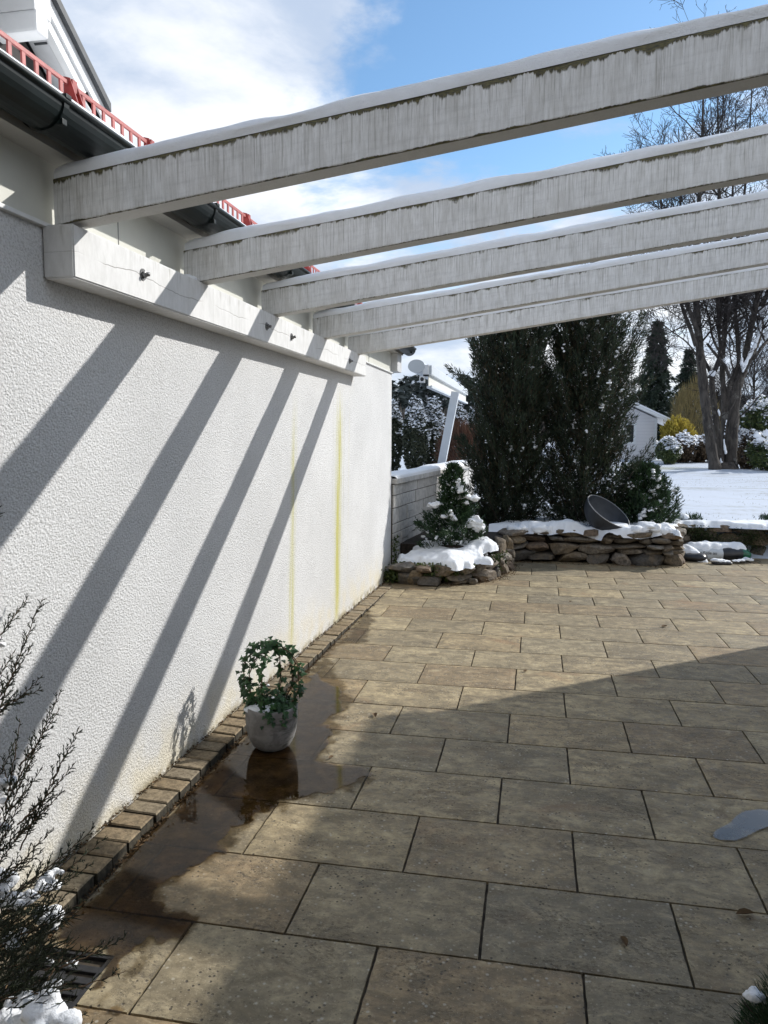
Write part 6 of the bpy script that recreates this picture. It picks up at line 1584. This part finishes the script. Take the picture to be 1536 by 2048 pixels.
# ================================================================== FOREGROUND JUNIPER (left) and dwarf conifer (right)
def scale_twig(V, F, pts, r0, r1):
    """knobbly four-sided shoot"""
    n = len(pts); base = len(V)
    for i, p_ in enumerate(pts):
        t = (pts[min(i + 1, n - 1)] - pts[max(i - 1, 0)]).normalized(); a = t.orthogonal().normalized(); b_ = t.cross(a)
        r = (r0 + (r1 - r0) * i / (n - 1)) * (1.35 if i % 2 else .75)
        for k in range(4):
            th = k * math.pi / 2 + (i % 2) * .785; V.append(p_ + (a * math.cos(th) + b_ * math.sin(th)) * r)
    for i in range(n - 1):
        for k in range(4): F.append((base + i * 4 + k, base + i * 4 + (k + 1) % 4, base + i * 4 + 4 + (k + 1) % 4, base + i * 4 + 4 + k))
def build_fg_juniper():
    rng = random.Random(17)
    T = empty('juniper_bush', (-.30, 1.55, 0), 'feathery juniper branches with melting snow clumps reaching over the brick kerb and drain grate', 'shrub')
    V, F = [], []; stems = MB()
    def ray(px, py, Y):
        d = (_fw + _r * ((px - 768) / FPX) - _u * ((py - 1024) / FPX)); k = Y / d.y; k = min(k, (XW - .03 - CAM.x) / d.x); return CAM + d * k
    def shoot(a, e, bow, dens=1.0, r=.0022):
        n = 22; L = (e - a).length; pts = []
        side = Vector((0, 0, 1)).cross((e - a).normalized()).normalized()
        for i in range(n + 1):
            t = i / n; pts.append(a.lerp(e, t) + (Vector((0, 0, 1)) * bow * 4 * t * (1 - t) * -1) + Vector((rng.gauss(0, .0012), rng.gauss(0, .0012), rng.gauss(0, .0012))))
        stems.tube(pts, [r * (1.15 - .8 * i / n) for i in range(n + 1)], 5)
        m_ = int(L / .0125 * dens); sgn = 1
        view = (CAM - a).normalized()
        for k in range(m_):
            t = .10 + .90 * (k + rng.random() * .6) / m_; i = min(n - 1, int(t * n)); p_ = pts[i].lerp(pts[i + 1], t * n - i); tg = (pts[i + 1] - pts[i]).normalized()
            sd = tg.cross(view).normalized() * sgn; sgn = -sgn
            ll = min(.075, .10 * L + .02) * (1.12 - .80 * t) * rng.uniform(.45, 1.3)
            d = (tg * .82 + sd * rng.uniform(.30, .75) + view * rng.gauss(0, .30) + Vector((0, 0, .10))).normalized()
            q = [p_]; nn = 8; dd = d.copy()
            for j in range(nn): dd = (dd + tg * .06 + Vector((rng.gauss(0, .05), rng.gauss(0, .05), rng.gauss(0, .05) + .03))).normalized(); q.append(q[-1] + dd * ll / nn)
            scale_twig(V, F, q, .0017, .0009)
            for w in range(int(ll / .0065)):
                tt = rng.uniform(.10, .95); j = min(nn - 1, int(tt * nn)); p2 = q[j].lerp(q[j + 1], tt * nn - j); tg2 = (q[j + 1] - q[j]).normalized()
                ax = tg2.cross(view).normalized() * rng.choice((-1, 1)); d2 = (tg2 * .85 + ax * rng.uniform(.35, .7) + view * rng.gauss(0, .35)).normalized(); l2 = rng.uniform(.006, .017) * (1.2 - .6 * tt)
                scale_twig(V, F, [p2, p2 + d2 * l2 * .33, p2 + d2 * l2 * .67, p2 + d2 * l2], .0015, .0008)
    SH = [  # tip px, base px, y distance
        ((2, 965), (-70, 1250), 2.15, .6), ((-5, 1030), (-80, 1200), 2.15, .6),
        ((56, 1196), (-40, 1330), 2.05, 1.0), ((84, 1196), (-10, 1440), 2.0, .9), ((62, 1296), (-20, 1420), 2.0, .9),
        ((85, 1350), (-30, 1440), 1.95, 1.1), ((86, 1378), (-20, 1424), 1.95, 1.1), ((30, 1300), (-50, 1430), 2.0, .8),
        ((120, 1386), (15, 1600), 1.92, 1.0), ((120, 1415), (40, 1530), 1.9, 1.0), ((158, 1456), (40, 1700), 1.88, 1.0), ((150, 1526), (35, 1650), 1.86, 1.0),
        ((40, 1436), (10, 1620), 1.9, .8), ((4, 1518), (28, 1590), 1.9, .9), ((84, 1535), (20, 1620), 1.9, .9), ((128, 1580), (30, 1680), 1.86, .9),
        ((90, 1600), (-20, 1720), 1.84, 1.1), ((60, 1560), (-30, 1740), 1.84, 1.1), ((88, 1700), (-20, 1760), 1.82, 1.0), ((55, 1640), (-60, 1800), 1.8, 1.1), ((30, 1480), (-50, 1640), 1.9, 1.1),
        ((190, 1655), (20, 1790), 1.88, .6), ((215, 1670), (60, 1790), 1.90, .5), ((160, 1690), (10, 1800), 1.84, .8), ((185, 1725), (30, 1820), 1.84, .8), ((88, 1708), (60, 1770), 1.84, .7),
        ((140, 1750), (-30, 1850), 1.80, 1.1), ((120, 1790), (-40, 1880), 1.78, 1.2), ((140, 1840), (-30, 1900), 1.76, 1.2), ((110, 1860), (-50, 1930), 1.74, 1.3), ((130, 1900), (-40, 1950), 1.72, 1.3),
        ((258, 1868), (120, 1935), 1.72, .8), ((252, 1942), (110, 1985), 1.68, .5), ((140, 1880), (95, 1960), 1.72, .6), ((210, 1885), (90, 1940), 1.72, .7), ((175, 2025), (60, 2060), 1.6, .7), ((225, 2040), (130, 2070), 1.58, .5),
        ((90, 1925), (-60, 1980), 1.70, 1.3), ((80, 1960), (-60, 2010), 1.66, 1.3), ((60, 1880), (-80, 1960), 1.70, 1.3), ((40, 1830), (-80, 1930), 1.72, 1.3), ((150, 1960), (0, 2000), 1.66, 1.0), ((60, 1990), (-70, 2040), 1.63, 1.3), ((100, 1990), (-40, 2030), 1.64, 1.2),
        ((70, 1500), (-20, 1700), 1.86, 1.0), ((100, 1660), (-10, 1770), 1.82, 1.1), ((65, 1720), (-50, 1800), 1.80, 1.2), ((170, 1800), (40, 1870), 1.78, .9), ((120, 1960), (20, 2010), 1.66, 1.1),
        ((20, 1740), (-80, 1850), 1.76, 1.2), ((10, 1680), (-80, 1800), 1.80, 1.2), ((30, 1780), (-90, 1880), 1.75, 1.2),
    ]
    for tip, base, Y, dens in SH:
        e = ray(tip[0], tip[1], Y); a = ray(base[0], base[1], Y - .06)
        shoot(a, e, rng.uniform(-.004, .014), dens * 1.0, .0022)
    # dense dark inner greenery low down
    for k in range(150):
        px, py = rng.uniform(-40, 110), rng.uniform(1820, 2060); Y = rng.uniform(1.55, 1.74)
        a = ray(px - rng.uniform(10, 40), py + rng.uniform(-10, 30), Y); e = ray(px + rng.uniform(10, 55), py - rng.uniform(5, 60), Y + rng.uniform(-.03, .05))
        q = [a.lerp(e, i / 8) + Vector((0, 0, rng.gauss(0, .002))) for i in range(9)]; scale_twig(V, F, q, .0016, .0008)
        for w in range(10):
            t = rng.uniform(.1, 1); p2 = a.lerp(e, t); d2 = ((e - a).normalized() + Vector((rng.gauss(0, .5), rng.gauss(0, .5), rng.gauss(.2, .5)))).normalized(); l2 = rng.uniform(.012, .035)
            scale_twig(V, F, [p2, p2 + d2 * l2 * .33, p2 + d2 * l2 * .67, p2 + d2 * l2], .0015, .0007)
    stems.build('stems', MAT['vine'], T)
    np_mesh('sprays', np.array([v[:] for v in V]), np.array(F), MAT['scale'], T, True)
    # melting snow clumps
    cs, rs = [], []
    for px, py, Y, r, n in ((95, 2034, 1.56, .037, 8), (140, 2040, 1.55, .030, 4), (50, 2045, 1.58, .040, 5), (38, 1995, 1.62, .022, 3), (95, 1832, 1.76, .030, 5), (75, 1835, 1.77, .022, 3), (112, 1850, 1.755, .012, 2), (28, 1880, 1.73, .026, 4), (18, 1800, 1.77, .030, 5), (45, 1795, 1.78, .024, 4), (10, 1760, 1.8, .028, 4), (95, 1768, 1.83, .022, 4), (120, 1745, 1.86, .014, 2),
                            (150, 1930, 1.70, .011, 4), (98, 1922, 1.71, .009, 3), (105, 1972, 1.66, .015, 5), (82, 1976, 1.66, .012, 3), (4, 1570, 1.88, .024, 3), (14, 1600, 1.87, .016, 2), (5, 1650, 1.84, .022, 3), (2, 1416, 1.96, .014, 2), (4, 1290, 2.0, .012, 2), (60, 1790, 1.79, .02, 3), (128, 1925, 1.70, .007, 2)):
        for k in range(n):
            p_ = ray(px, py, Y) + Vector((rng.gauss(0, r * .62), rng.gauss(0, r * .5), rng.gauss(0, r * .28))); rr = r * rng.uniform(.55, .95); cs.append(p_[:]); rs.append((rr * rng.uniform(.9, 1.3), rr, rr * rng.uniform(.6, .9)))
    merge(blobs('snow_clumps', cs, rs, MAT['snow'], T, .32, 1.8, ICO3, .8), .0030, 9, .55, .010)
build_fg_juniper()

def build_dwarf():
    c = Vector((1.86, 1.93, .0)); T = empty('dwarf_pine', c, 'tip of a dwarf pine with a dab of snow, alone on the near paving', 'shrub')
    rng = np.random.default_rng(91); n = 9000; u = norm(rng.normal(size=(n, 3))); u[:, 2] = np.abs(u[:, 2]); P = np.array([c.x + .06, c.y - .06, .0]) + u * np.array([.15, .17, .24]) * (rng.uniform(.3, 1, n) ** .4 * (.7 + .5 * fbm(u * 3, 2)))[:, None]
    global RNG; keep = RNG; RNG = rng
    V, F = sprigs(P, u + rng.normal(0, .35, (n, 3)) + np.array([0, 0, .3]), rng.uniform(.018, .04, n), .0022); np_mesh('needles', V, F, MAT['yew'], T); RNG = keep
    m = MB()
    for k in range(14):
        a = 2 * math.pi * k / 14; m.tube([(c.x + .06, c.y - .06, 0), (c.x + .06 + .07 * math.cos(a), c.y - .06 + .07 * math.sin(a), .08), (c.x + .06 + .14 * math.cos(a), c.y - .06 + .14 * math.sin(a), .13)], [.006, .004, .002], 5)
    m.build('stems', MAT['trunk'], T)
    blobs('snow_clumps', [(c.x - .05, c.y - .02, .165), (c.x + .0, c.y - .12, .20), (c.x + .04, c.y - .16, .19)], [(.022, .02, .02), (.02, .02, .014), (.03, .02, .02)], MAT['snow'], T, .6, 2.6)
build_dwarf()
